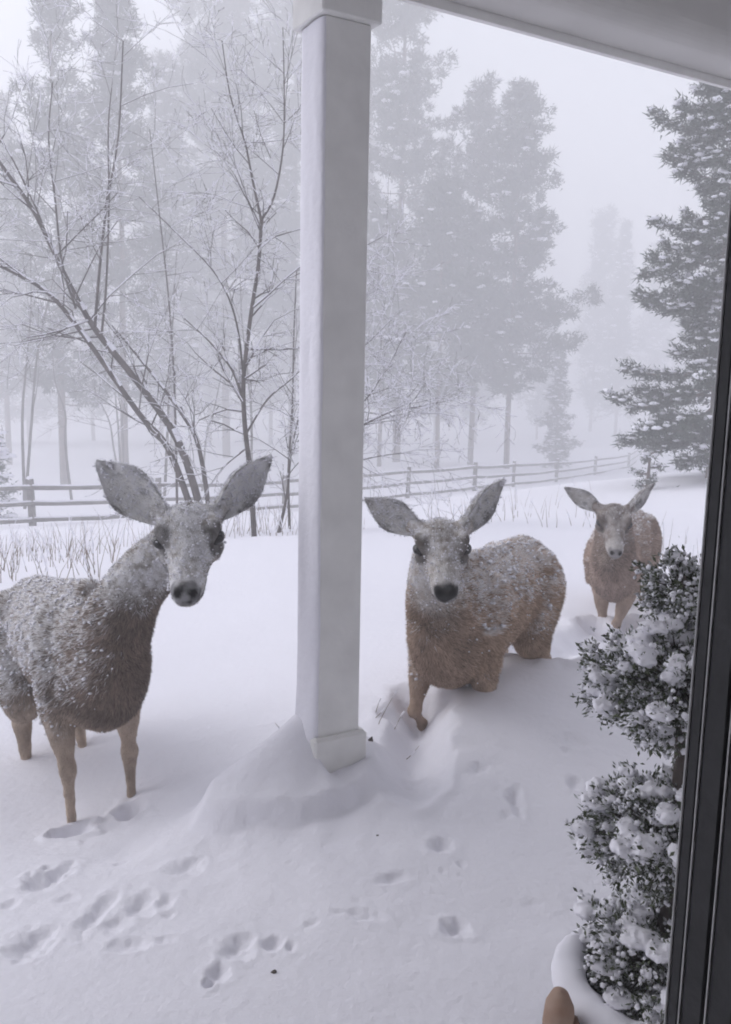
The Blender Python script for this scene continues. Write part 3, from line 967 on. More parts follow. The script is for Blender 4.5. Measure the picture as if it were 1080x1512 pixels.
# --- big doe by the post, body turned across the view, head towards the window
yaw1 = R(-90 + 36)
mid_f = P(158, 1078, 2.92)                          # under the chest between the forelegs
hx = Vector((math.cos(yaw1), math.sin(yaw1), 0))
loc1 = Vector((mid_f.x, mid_f.y, 0)) - hx * .27
loc1.z = -.365
make_deer('frost-covered deer with wide spread ears, beside the drift at the porch post', loc1, yaw1,
          P(281, 792, 2.68), cam_dir(.10, -.55, .83), R(5),
          # left ear (towards the post), right ear
          [(cam_dir(.66, .74, -.25), cam_dir(.55, -.25, .75), .255, .105, .75, .02), (cam_dir(-.76, .62, -.05), cam_dir(-.10, -.05, 1), .275, .128, .45, .0)],
          {'FL': [(.25, .10, .70), (.20, .12, .54), (.215, .115, .36), (.20, .11, .10), (.22, .11, .03)],
           'FR': [(.25, -.10, .70), (.22, -.12, .54), (.245, -.11, .36), (.225, -.105, .10), (.25, -.105, .03)],
           'HL': [(-.33, .10, .74), (-.18, .125, .56), (-.36, .105, .42), (-.17, .09, .12), (-.14, .09, .03)],
           'HR': [(-.33, -.10, .74), (-.20, -.125, .54), (-.34, -.105, .40), (-.30, -.105, .10), (-.27, -.105, .03)]},
          dict(back=.85, lo=-.18, hi=.70, wind=.50, dir=(-.85, -.35, .2), front=.35, head=.95, ear=.80, clumps=.08, flakes=260),
          dict(body=(.17, .137, .115), leg=(.36, .288, .23), chest=(.15, .115, .094), face=(.32, .305, .285), brow=(.12, .11, .10), nose=(.018, .017, .017), ear_in=(.72, .71, .69), ear_out=(.16, .15, .14)),
          seed=3, strands=170000, neck_mid=(.54, .06, .97), hd=1.10, nose_frost=.35, pitch=R(-8))

# --- second doe, wading towards the window behind the bank
yaw2 = R(-90 - 31)
m2 = P(668, 1000, 3.35)
hx = Vector((math.cos(yaw2), math.sin(yaw2), 0))
loc2 = Vector((m2.x, m2.y, 0)) - hx * .30
loc2.z = -.30
make_deer('deer wading belly-deep behind the snow bank, its dark muzzle ringed white', loc2, yaw2,
          P(652, 808, 3.08), cam_dir(.0, -.52, .85), R(2),
          [(cam_dir(.62, .72, -.25), cam_dir(.55, -.35, .70), .25, .10, .6, .02), (cam_dir(-.85, .50, -.10), cam_dir(-.15, .0, 1), .225, .10, .5, .0)],
          {'FR': [(.29, -.09, .72), (.33, -.11, .57), (.41, -.10, .39), (.35, -.095, .32), (.325, -.095, .285)],
           'FL': [(.27, .10, .72), (.26, .115, .54), (.24, .10, .30), (.22, .10, .10), (.24, .10, .03)]},
          dict(back=.92, lo=-.10, hi=.80, wind=.15, dir=(-.6, -.6, .3), front=.25, head=.62, ear=.55, clumps=.11, flakes=200),
          dict(body=(.33, .238, .175), leg=(.42, .32, .245), chest=(.29, .212, .162), face=(.30, .275, .25), brow=(.15, .135, .12), nose=(.016, .015, .015), ear_in=(.60, .585, .565), ear_out=(.20, .185, .175), eyering=.8),
          seed=8, strands=130000, neck_mid=(.48, .0, .93), nose_frost=.05, hd=1.04, wid=.88)

# --- third doe, farther off, coming straight on
yaw3 = R(-90 - 23)
m3 = P(905, 905, 5.25)
hx = Vector((math.cos(yaw3), math.sin(yaw3), 0))
loc3 = Vector((m3.x, m3.y, 0)) - hx * .28
loc3.z = -.44
make_deer('brown deer farther out with a white-tipped muzzle, walking up to the others', loc3, yaw3,
          P(906, 770, 4.86), cam_dir(-.13, -.68, .74), R(-3),
          [(cam_dir(.70, .66, -.25), cam_dir(.6, -.35, .6), .24, .085, .7, .02), (cam_dir(-.84, .54, -.1), cam_dir(-.12, .0, 1), .235, .085, .5, .0)],
          {'FL': [(.27, .09, .72), (.26, .08, .54), (.32, .03, .34), (.35, .015, .14), (.37, .015, .08)],
           'FR': [(.27, -.09, .72), (.25, -.08, .54), (.24, -.06, .34), (.20, -.055, .10), (.22, -.055, .03)]},
          dict(back=.65, lo=.35, hi=1.1, wind=.1, dir=(-.6, -.6, .3), front=.2, head=.22, ear=.45, clumps=.06, flakes=70),
          dict(body=(.275, .208, .172), leg=(.33, .255, .205), chest=(.24, .182, .153), face=(.155, .13, .118), brow=(.14, .12, .11), nose=(.18, .17, .17), ear_in=(.42, .40, .38), ear_out=(.17, .15, .145), eyering=.6),
          seed=15, strands=80000, neck_mid=(.46, .0, .97), nose_frost=.3, wid=.88)

# ------------------------------------------------------------------ rail fence down the slope
def build_fence():
    spec = [(-330, 17.0), (-130, 18.2), (47, 20.0), (235, 23.0), (420, 26.5), (602, 30.0), (700, 33.0), (757, 36.5), (820, 42.0), (876, 50.0), (925, 60.0), (965, 72.0), (1000, 86.0)]
    pts = []
    for (px, d) in spec:
        q = P(px, 740, d)
        pts.append(Vector((q.x, q.y, gz(q.x, q.y))))
    t = empty('rail_fence', pts[2])
    tag(t, 'weathered three-rail wooden fence crossing the snowy field', 'fence')
    inv = Matrix.Translation(-pts[2])
    r2 = random.Random(3)
    HT = 1.08
    for i, p in enumerate(pts):
        mb = MB().box((0, 0, HT / 2 - .2), (.065, .065, HT / 2 + .2), Matrix.Rotation(r2.uniform(-.2, .5), 3, 'Z'), .012)
        o = link('post', mb.mesh('post'), MATS['fence_wood'], t); o.matrix_parent_inverse = inv
        o.location = p; o.rotation_euler = (r2.uniform(-.03, .03), r2.uniform(-.04, .04), 0)
        V, F = blobs(np.array([[0, 0, HT + .02]]), np.array([[.075, .075, .05]]), .15)
        s = link('snow_cap', make_mesh('snow_cap', V, F), MATS['snow_far'], o)
    for i in range(len(pts) - 1):
        a, b = pts[i], pts[i + 1]
        for k, h in enumerate((.90, .52, .14)):
            j0, j1 = r2.uniform(-.02, .02), r2.uniform(-.02, .02)
            A = a + Vector((0, -.07, h + j0)); B = b + Vector((0, -.07, h + j1))
            n = 7
            P_ = [A.lerp(B, q / (n - 1)) + Vector((0, 0, -.03 * math.sin(math.pi * q / (n - 1)) + r2.uniform(-.008, .008))) for q in range(n)]
            O = A
            mb = MB().tube([tuple(x - O) for x in P_], [.052 + r2.uniform(-.006, .006) for _ in range(n)], 7)
            o = link('rail', mb.mesh('rail', True), MATS['fence_wood'], t); o.matrix_parent_inverse = inv; o.location = O
            mb = MB().tube([tuple(x - O + Vector((0, 0, .052))) for x in P_], [(.034, .026 + .006 * r2.random()) for _ in range(n)], 6)
            link('snow_cap', mb.mesh('snow_cap', True), MATS['snow_far'], o)
build_fence()

# ------------------------------------------------------------------ conifers
def sticks(P0, P1, R0, R1, sides=4):
    P0, P1 = np.asarray(P0, float), np.asarray(P1, float)
    n = len(P0)
    T = unit(P1 - P0)
    ref = np.where((np.abs(T[:, 2]) > .9)[:, None], np.array([1.0, 0, 0]), np.array([0, 0, 1.0]))
    a = unit(np.cross(T, ref)); b = np.cross(a, T)
    ang = np.arange(sides) * 2 * math.pi / sides
    ca, sa = np.cos(ang)[None, :, None], np.sin(ang)[None, :, None]
    ring = a[:, None] * ca + b[:, None] * sa
    V = np.concatenate([P0[:, None] + ring * np.asarray(R0)[:, None, None], P1[:, None] + ring * np.asarray(R1)[:, None, None]], 1)
    j = np.arange(sides); k = (j + 1) % sides
    f = np.stack([j, k, sides + k, sides + j], -1)
    F = f[None] + (np.arange(n) * 2 * sides)[:, None, None]
    return V.reshape(-1, 3), F.reshape(-1, 4)

def conifer(label, px, top_y, d, Rpx, seed, crown_base=.15, style='pine', tuft=.22, dens=1.0, snow=.35, group=None, name='pine_tree', x_off=0.0, gap=.0, snow_size=1.0, needles_n=22):
    rs = np.random.RandomState(seed)
    q = P(px, 700, d)
    z0 = gz(q.x, q.y) - .1
    ztop = P(px, top_y, d).z
    H = ztop - z0
    Rm = Rpx / FPX * d
    root = empty(name, (q.x, q.y, z0), rs.rand() * 6.28)
    tag(root, label, 'tree', group)
    # trunk
    n = 12
    tz = np.linspace(0, 1, n)
    wob = np.cumsum(rs.normal(0, .004 * H, (n, 2)), 0) * .4
    tp = np.c_[wob - wob[0], tz * H]
    r0 = .0065 * H + .03
    mb = MB().tube(tp, r0 * (1 - tz) ** .85 + .012, 9, 2)
    link('trunk', mb.mesh('trunk', True), MATS['pine_bark'], root)
    # limbs
    nb = int(H * (4.6 if style == 'pine' else 12) * dens ** .4)
    L0, L1, LR0, LR1 = [], [], [], []
    TC, TD, TS = [], [], []
    for i in range(nb):
        t = crown_base + (1 - crown_base) * ((i + rs.rand()) / nb) ** .95
        tt = (t - crown_base) / (1 - crown_base)
        if style == 'pine':
            prof = max(.10, (1 - tt ** 1.5) ** .75) * (.50 + .50 * min(1, tt / .30))
            az_ = i * 2.399
            lump = .78 + .75 * float(fbm(np.array([math.cos(az_) * 1.3 + seed]), np.array([math.sin(az_) * 1.3]), np.array([t * H * .30]), seed=seed, octaves=2)[0])
            if lump < .60: continue
            el = R(rs.uniform(-12, 30) + 30 * (tt - .35))
            L = Rm * prof * lump * rs.uniform(.5, 1.2)
        else:
            prof = (1 - tt) ** .8 * (.8 + .35 * math.sin(tt * 31 + seed))
            el = R(rs.uniform(-22, -2) + 30 * tt)
            L = Rm * prof * rs.uniform(.72, 1.12)
        if rs.rand() < gap: continue
        L = max(L, .25)
        az = i * 2.399 + rs.normal(0, .35)
        c = np.array([np.interp(t, tz, tp[:, 0]), np.interp(t, tz, tp[:, 1]), t * H])
        out = np.array([math.cos(az), math.sin(az), 0])
        npt = 6
        s = np.linspace(0, 1, npt)
        curve = (.16 if style == 'pine' else .10) * L
        dz = math.sin(el) * L * s + curve * s ** 2.2 - (.05 * L * np.sin(s * math.pi))
        pts = c + out * (math.cos(el) * L * s)[:, None] + np.c_[np.zeros((npt, 2)), dz]
        pts[1:] += rs.normal(0, .025 * L, (npt - 1, 3))
        rb = .006 * L + .012
        for k in range(npt - 1):
            L0.append(pts[k]); L1.append(pts[k + 1]); LR0.append(rb * (1 - s[k]) + .006); LR1.append(rb * (1 - s[k + 1]) + .006)
        if style == 'pine':
            ncl = max(1, int(L / (tuft * 2.6)))
            for c_ in range(ncl + 1):
                w = .42 + .58 * (c_ + .5 * rs.rand()) / (ncl + .5)
                pc = np.array([np.interp(min(w, 1), s, pts[:, a]) for a in range(3)])
                sidev = np.array([-out[1], out[0], 0])
                pc = pc + sidev * rs.normal(0, .12 * L)
                cr_ = tuft * rs.uniform(1.1, 2.2)
                for k in range(int(9 * dens)):
                    o_ = unit(rs.normal(0, 1, 3)) * rs.rand() ** .4 * cr_ * np.array([1, 1, .55])
                    TC.append(pc + o_ + np.array([0, 0, .25 * cr_])); TD.append(unit(o_ + out * .3 * cr_ + np.array([0, 0, .35 * cr_]))); TS.append(rs.uniform(.7, 1.3))
            continue
        ntu = max(3, int(L / tuft * 1.9 * dens))
        for k in range(ntu):
            w = .22 + .78 * ((k + rs.rand()) / ntu)
            pc = np.array([np.interp(w, s, pts[:, a]) for a in range(3)])
            sidev = np.array([-out[1], out[0], 0])
            side = rs.choice([-1, 1]) * rs.rand() ** .8 * L * .34 * (1.08 - w) + rs.normal(0, tuft * .25)
            dd = unit(out * .8 + sidev * np.sign(side) * min(1, abs(side) * 2) + np.array([0, 0, .12]))
            pc = pc + sidev * side + np.array([0, 0, rs.normal(0, tuft * .22) - abs(side) * .12])
            TC.append(pc); TD.append(dd); TS.append(rs.uniform(.7, 1.3))
    V, F = sticks(L0, L1, LR0, LR1, 4)
    link('limbs', make_mesh('limbs', V, F), MATS['pine_bark'], root)['kind'] = 'stuff'
    TC, TD, TS = np.array(TC), np.array(TD), np.array(TS)
    m = len(TC); k = needles_n
    dirs = unit(TD[:, None] * .6 + rs.normal(0, .65, (m, k, 3)) + np.array([0, 0, .10]))
    ln = tuft * TS[:, None] * rs.uniform(.35, .85, (m, k))
    b0 = TC[:, None] + rs.normal(0, tuft * .26, (m, k, 3))
    sd = unit(np.cross(dirs, rs.normal(0, 1, (m, k, 3)))) * (tuft * rs.uniform(.055, .11, (m, k, 1)))
    V = np.stack([b0 - sd, b0 + sd, b0 + dirs * ln[..., None]], 2).reshape(-1, 3)
    link('crown', make_mesh('crown', V, np.arange(len(V)).reshape(-1, 3), False), MATS['needles'], root)['kind'] = 'stuff'
    ms = rs.rand(m) < snow
    if ms.sum():
        C = TC[ms] + TD[ms] * tuft * .3 + np.array([0, 0, tuft * .22])
        S = tuft * snow_size * TS[ms][:, None] * np.array([[.46, .46, .17]]) * rs.uniform(.6, 1.2, (ms.sum(), 1))
        V, F = blobs(C, S, .35, rs=rs)
        link('snow_load', make_mesh('snow_load', V, F), MATS['snow_far'], root)['kind'] = 'stuff'
    return root

conifer('snow-laden spruce with dark drooping boughs behind the potted shrub', 1052, -260, 17.5, 172, 5, .035, 'spruce', .20, 2.2, .55, name='spruce_tree', gap=.04, needles_n=26)
conifer('tall pine with a ragged crown and snow-dusted limbs, taller of the close pair', 95, -60, 42, 100, 12, .15, 'pine', .42, 1.1, .10, gap=.12)
conifer('slimmer pine with an open spire, standing close beside the tall ragged pine', 186, -20, 44, 85, 13, .17, 'pine', .42, 1.0, .10, gap=.12)
conifer('pale pine partly hidden by the ragged pair', 15, 165, 60, 62, 14, .2, 'pine', .5, 1.0, .3)
conifer('broad hazy pine rising behind the bare multi-stem tree', 335, -110, 66, 135, 15, .22, 'pine', .55, 1.25, .08)
conifer('hazy pine standing just beside the porch post in the fog', 430, -70, 68, 105, 16, .25, 'pine', .55, 1.1, .08)
conifer('short hazy pine between the pale broad pine and the slim one', 258, 140, 60, 56, 17, .2, 'pine', .5, 1.0, .3)
conifer('very tall pine whose long limbs reach out past the porch post', 585, -110, 54, 135, 18, .24, 'pine', .5, 1.1, .12, gap=.15)
conifer('pine with a thin crooked top in the middle of the clump', 694, 160, 52, 85, 19, .22, 'pine', .46, .9, .10, gap=.18)
conifer('dense rounded pine at the outer side of the clump', 748, 168, 49, 105, 20, .20, 'pine', .46, 1.35, .10)
conifer('lower dark pine filling the gap between the clump and the post', 645, 290, 47, 105, 21, .26, 'pine', .46, 1.3, .08)
conifer('lower pine right behind the porch post with snow on its limbs', 560, 330, 50, 70, 26, .22, 'pine', .46, 1.2, .14)
conifer('small pointed spruce at the foot of the pine clump', 820, 500, 56, 36, 22, .04, 'spruce', .34, 1.2, .35, name='spruce_tree')
conifer('small spruce buried in snow behind the rails of the fence', -8, 640, 24, 46, 23, .03, 'spruce', .22, 1.1, .95, name='spruce_tree', snow_size=1.7)
conifer('low snowy juniper at the far end of the fence', 958, 668, 16.5, 38, 24, .02, 'spruce', .13, 1.1, .6, name='juniper_shrub')
gh = 'ghostly pine almost lost in the snowfall behind the nearer pines'
for i, (px, ty, d, rp) in enumerate([(905, 338, 105, 46), (868, 330, 112, 40), (955, 372, 120, 46), (45, 330, 85, 60), (140, 300, 88, 60), (240, 260, 86, 60), (310, 220, 90, 70), (400, 250, 85, 60), (480, 200, 92, 60), (535, 210, 88, 55), (640, 380, 90, 60), (700, 400, 95, 60), (-60, 250, 80, 60), (790, 470, 100, 40), (1010, 360, 125, 50)]):
    conifer('faint pine seen through the pale gap beyond the small pointed spruce' if px > 780 else gh, px, ty, d, rp, 40 + i, .12, 'pine' if i % 3 else 'spruce', .75, .9, .08, group='pines seen through the gap' if px > 780 else 'pines lost in the snowfall', needles_n=12)

# ------------------------------------------------------------------ bare trees
def grow(rs, p, d, L, r, level, out, droop=0.0, maxlev=4):
    """recursive limb: appends (p0, p1, r0, r1)"""
    n = 4 if level < 2 else 3
    q = np.array(p, float); dv = unit(np.array(d, float))
    rr = r
    for k in range(n):
        dv = unit(dv + rs.normal(0, .13, 3) + np.array([0, 0, .05 - droop * (level >= 1) * .16]))
        q2 = q + dv * L / n
        r2 = max(rr * .80, .0018)
        out.append((q, q2, rr, r2))
        if level < maxlev and k >= (1 if level == 0 else 0):
            for _ in range(rs.randint(1, 3)):
                ax = unit(rs.normal(0, 1, 3)); sdv = unit(dv * .8 + ax * .75)
                grow(rs, q2, sdv, L * rs.uniform(.38, .62), r2 * .62, level + 1, out, droop, maxlev)
        q, rr = q2, r2

def bare_tree(label, base, stems, seed, group=None, lev=3, droop=.4, twig_len=.9, snow=.6, side=5, name='bare_tree', twig_r=.012):
    """stems: list of (points, r0, r1) in world space"""
    rs = np.random.RandomState(seed)
    root = empty(name, base)
    tag(root, label, 'tree', group)
    B = np.array(base)
    allseg = []
    for (pts, r0, r1) in stems:
        pts = np.array([tuple(p) for p in pts]) - B
        rr = np.linspace(r0, r1, len(pts))
        mb = MB().tube(pts, rr, 7, 4)
        link('trunk' if r0 > .03 else 'stem', mb.mesh('stem', True), MATS['bark'], root)
        p2, _ = catmull(pts, rr, 6)
        rr2 = np.interp(np.linspace(0, 1, len(p2)), np.linspace(0, 1, len(rr)), rr)
        for k in range(1, len(p2)):
            allseg.append((p2[k - 1], p2[k], rr2[k - 1], rr2[k], True))
        for k in range(len(p2) // 4, len(p2)):
            for _ in range(rs.poisson(side / 6)):
                dv = unit(p2[min(k + 1, len(p2) - 1)] - p2[k - 1])
                ax = unit(rs.normal(0, 1, 3) * np.array([1, .8, 1]))
                o = []
                grow(rs, p2[k], unit(dv * .7 + ax * .8), twig_len * rs.uniform(.4, 1.1), min(rr2[k] * .55, twig_r), 5 - lev, o, droop)
                allseg += [(*s, False) for s in o]
    tw = [s for s in allseg if not s[4]]
    if tw:
        V, F = sticks([s[0] for s in tw], [s[1] for s in tw], [s[2] for s in tw], [s[3] for s in tw], 3)
        link('twigs', make_mesh('twigs', V, F), MATS['bark'], root)['kind'] = 'stuff'
    sn = [s for s in allseg if abs(unit(s[1] - s[0])[2]) < .93 and rs.rand() < snow]
    if sn:
        up = np.array([0, 0, 1.0])
        wid = np.array([max(s[2] * .85, .0035) * rs.uniform(.7, 1.5) for s in sn])
        V, F = sticks([s[0] + up * (s[2] * .6 + .002) for s in sn], [s[1] + up * (s[3] * .6 + .002) for s in sn], wid, wid * .8, 4)
        link('snow_load', make_mesh('snow_load', V, F), MATS['snow_far'], root)['kind'] = 'stuff'
    return root

def pl(d, *pp, dd=0.0):
    return [P(x, y, d + dd * i) for i, (x, y) in enumerate(pp)]
dA = 11.0
bA = P(306, 735, dA); bA.z = gz(bA.x, bA.y)
bare_tree('bare multi-stem tree leaning over the fence, snow along its limbs', bA, [
    ([bA] + pl(dA, (265, 655), (200, 560), (140, 485), (98, 410), (50, 312), (0, 240), (-60, 150), dd=-.12), .052, .014),
    ([bA - Vector((.10, 0, 0))] + pl(dA, (250, 665), (205, 610), (120, 490), (70, 432), (5, 395), (-60, 370), dd=-.15), .045, .012),
    ([bA + Vector((.05, .05, 0))] + pl(dA, (295, 665), (268, 610), (215, 540), (165, 480), dd=.05), .034, .010),
    (pl(dA - .4, (140, 485), (147, 400), (158, 300), (175, 200), (182, 60)), .020, .008),
    (pl(dA - .4, (150, 495), (157, 420), (161, 300), (160, 190), (166, 120)), .016, .006),
    (pl(dA - .5, (112, 455), (92, 390), (82, 300), (72, 205), (78, 120)), .016, .006),
    (pl(dA - .6, (70, 350), (50, 300), (10, 220), (-30, 170)), .014, .006)], 61, side=3.2, twig_len=1.2)
dB = 9.2
bB = P(376, 786, dB); bB.z = gz(bB.x, bB.y) - .05
bare_tree('slender bare tree with a forked top and snow in its crotches', bB, [
    ([bB] + pl(dB, (370, 700), (362, 630), (360, 560), (370, 470), (382, 390), (386, 325)), .030, .017),
    (pl(dB, (386, 325), (372, 260), (362, 210), (340, 140), (328, 60)), .015, .005),
    (pl(dB, (386, 325), (405, 290), (418, 220), (420, 140), (418, 40)), .014, .005),
    (pl(dB, (360, 560), (352, 490), (338, 440), (312, 396), (262, 345), (205, 290)), .013, .004),
    (pl(dB, (362, 600), (345, 550), (310, 505), (272, 470)), .014, .005),
    (pl(dB, (364, 640), (395, 590), (430, 560), (470, 520)), .012, .004),
    (pl(dB, (366, 660), (330, 690), (308, 720)), .010, .004),
    (pl(dB, (384, 340), (368, 300), (350, 250), (330, 210)), .009, .003)], 62, side=2.6, twig_len=.8)
dC = 13.0
for i, (lab, base, pts) in enumerate([
        ('thin upright bare sapling between the leaning tree and the forked one', (262, 745), [(258, 580), (250, 450), (236, 320), (221, 190)]),
        ('thin bare sapling standing tight against the porch post', (428, 775), [(426, 700), (432, 600), (434, 500), (438, 400)]),
        ('bare whip with two crooked shoots under the forked tree', (412, 790), [(424, 730), (430, 670), (440, 620)])]):
    dd = dC - 1.5 * i
    b = P(base[0], base[1], dd); b.z = gz(b.x, b.y)
    bare_tree(lab, b, [([b] + pl(dd, *pts), .020, .006)], 70 + i, side=4, twig_len=.7)
dD = 10.5
bD = P(480, 770, dD); bD.z = gz(bD.x, bD.y)
bare_tree('bare tree behind the porch post with snowy branches reaching beyond it', bD, [
    ([bD] + pl(dD, (485, 680), (500, 600), (505, 500), (500, 380)), .035, .012),
    (pl(dD, (495, 650), (535, 628), (580, 607), (620, 600), (668, 590)), .016, .004),
    (pl(dD, (500, 620), (540, 590), (570, 545), (600, 490)), .013, .004),
    (pl(dD, (500, 560), (530, 520), (560, 490), (590, 460)), .011, .003),
    (pl(dD, (490, 690), (530, 680), (570, 672), (610, 668)), .012, .003)], 81, side=6, twig_len=.8, snow=.8)
th = 'thin bare tree in the snowy thicket beyond the fence'
r5 = random.Random(9)
for i in range(7):
    px = -40 + i * 70 + r5.uniform(-12, 12)
    d = r5.uniform(25, 38)
    b = P(px, 720, d); b.z = gz(b.x, b.y)
    H = r5.uniform(220, 480)
    lean = r5.uniform(-40, 40)
    y0 = 700
    st = []
    for s in range(r5.randint(1, 3)):
        l2 = lean + r5.uniform(-40, 40); h2 = H * r5.uniform(.6, 1)
        st.append(([b] + pl(d, *[(px + l2 * q ** 1.3 + r5.uniform(-5, 5), y0 - h2 * q) for q in (.25, .5, .75, 1)]), .05, .012))
    bare_tree(th, b, st, 100 + i, 'thicket of thin bare trees', side=2.2, twig_len=2.0, snow=.2, twig_r=.018)

# ------------------------------------------------------------------ dry grass and stalks in the snow
def stalks(name, label, spots, seed, cat=None, kind=None, group=None):
    """spots: (x, y, n, height, spread, lean, radius)"""
    rs = np.random.RandomState(seed)
    P0, P1, R0, R1 = [], [], [], []
    S0, S1, SW = [], [], []
    x0, y0 = spots[0][0], spots[0][1]
    org = np.array([x0, y0, gz(x0, y0)])
    for (x, y, n, h, sp, lean, rad) in spots:
        X = x + rs.normal(0, sp, n); Y = y + rs.normal(0, sp, n)
        Z = ground_z(X, Y)
        for a, b, c in zip(X, Y, Z):
            p = np.array([a, b, c - .03]); d = unit(np.array([lean + rs.normal(0, .16), rs.normal(0, .16), 1]))
            hh = h * rs.uniform(.5, 1.15); k = 4; r = rad * rs.uniform(.7, 1.2)
            for s in range(k):
                q = p + d * hh / k
                P0.append(p); P1.append(q); R0.append(r * (1 - s / k) + .0006); R1.append(r * (1 - (s + 1) / k) + .0006)
                if s > 0 and rs.rand() < .35:
                    S0.append(p + np.array([0, 0, r])); S1.append(q + np.array([0, 0, r])); SW.append(r * rs.uniform(.9, 2.0))
                p = q; d = unit(d + rs.normal(0, .10, 3) + np.array([lean * .12, 0, -.03]))
    V, F = sticks(P0, P1, R0, R1, 3)
    if kind == 'stuff':
        root = link(name, make_mesh(name, V - org, F), MATS['stalk'], None, org)
    else:
        root = empty(name, org)
        for a in range(0, len(P0), 4):
            V, F = sticks(P0[a:a + 4], P1[a:a + 4], R0[a:a + 4], R1[a:a + 4], 3)
            link('stem', make_mesh('stem', V - org, F), MATS['stalk'], root)
    tag(root, label, cat, group, kind)
    if S0:
        V, F = sticks(S0, S1, SW, SW, 4)
        o = link('snow_load', make_mesh('snow_load', V - org, F), MATS['snow_far'], root); o['kind'] = 'stuff'
    return root
q = P(566, 1005, 3.15)
stalks('dry_grass_tuft', 'few dry leaning grass stems between the post and the wading deer', [(q.x, q.y, 5, .17, .045, .32, .0016)], 1, 'grass')
q = P(418, 1010, 3.2)
stalks('dry_grass_tuft', 'two dry stems poking from the snow beside the drift', [(q.x, q.y, 2, .10, .02, -.3, .0014)], 2, 'grass')
sp = []
for i in range(46):
    q = P(r5.uniform(-60, 230), r5.uniform(800, 845), r5.uniform(6.3, 9.5)); sp.append((q.x, q.y, 5, r5.uniform(.25, .5), .16, r5.uniform(-.2, .2), .0032))
for i in range(20):
    q = P(r5.uniform(320, 445), 780, r5.uniform(8.5, 12)); sp.append((q.x, q.y, 4, r5.uniform(.3, .6), .2, r5.uniform(-.2, .2), .0032))
for i in range(22):
    q = P(r5.uniform(545, 860), 760, r5.uniform(9, 16)); sp.append((q.x, q.y, 3, r5.uniform(.3, .6), .25, r5.uniform(-.2, .2), .004))
for i in range(8):
    q = P(r5.uniform(940, 1020), 830, r5.uniform(6.5, 8)); sp.append((q.x, q.y, 3, r5.uniform(.25, .4), .15, r5.uniform(-.2, .2), .0025))
stalks('dry_grass', 'dry frosted stalks standing out of the snow across the field', sp, 5, 'grass', 'stuff')
# dark specks dropped on the porch snow
for (px, py, lab, s) in ((405, 1441, 'dark bit of bark lying beside the churned footprints', .009), (546, 1159, 'dark sliver upright in the snow by the plinth', .008), (557, 1259, 'tiny dark seed on the smooth porch snow', .004)):
    q = PZ(px, py, 0); q.z = gz(q.x, q.y) + s * .3
    V, F = blobs(np.zeros((1, 3)), np.array([[s, s * .5, s * .5 if px != 546 else s * 1.6]]), .4)
    tag(link('bark_chip', make_mesh('bark_chip', V, F, False), MATS['bark'], None, q), lab, 'bark chip')

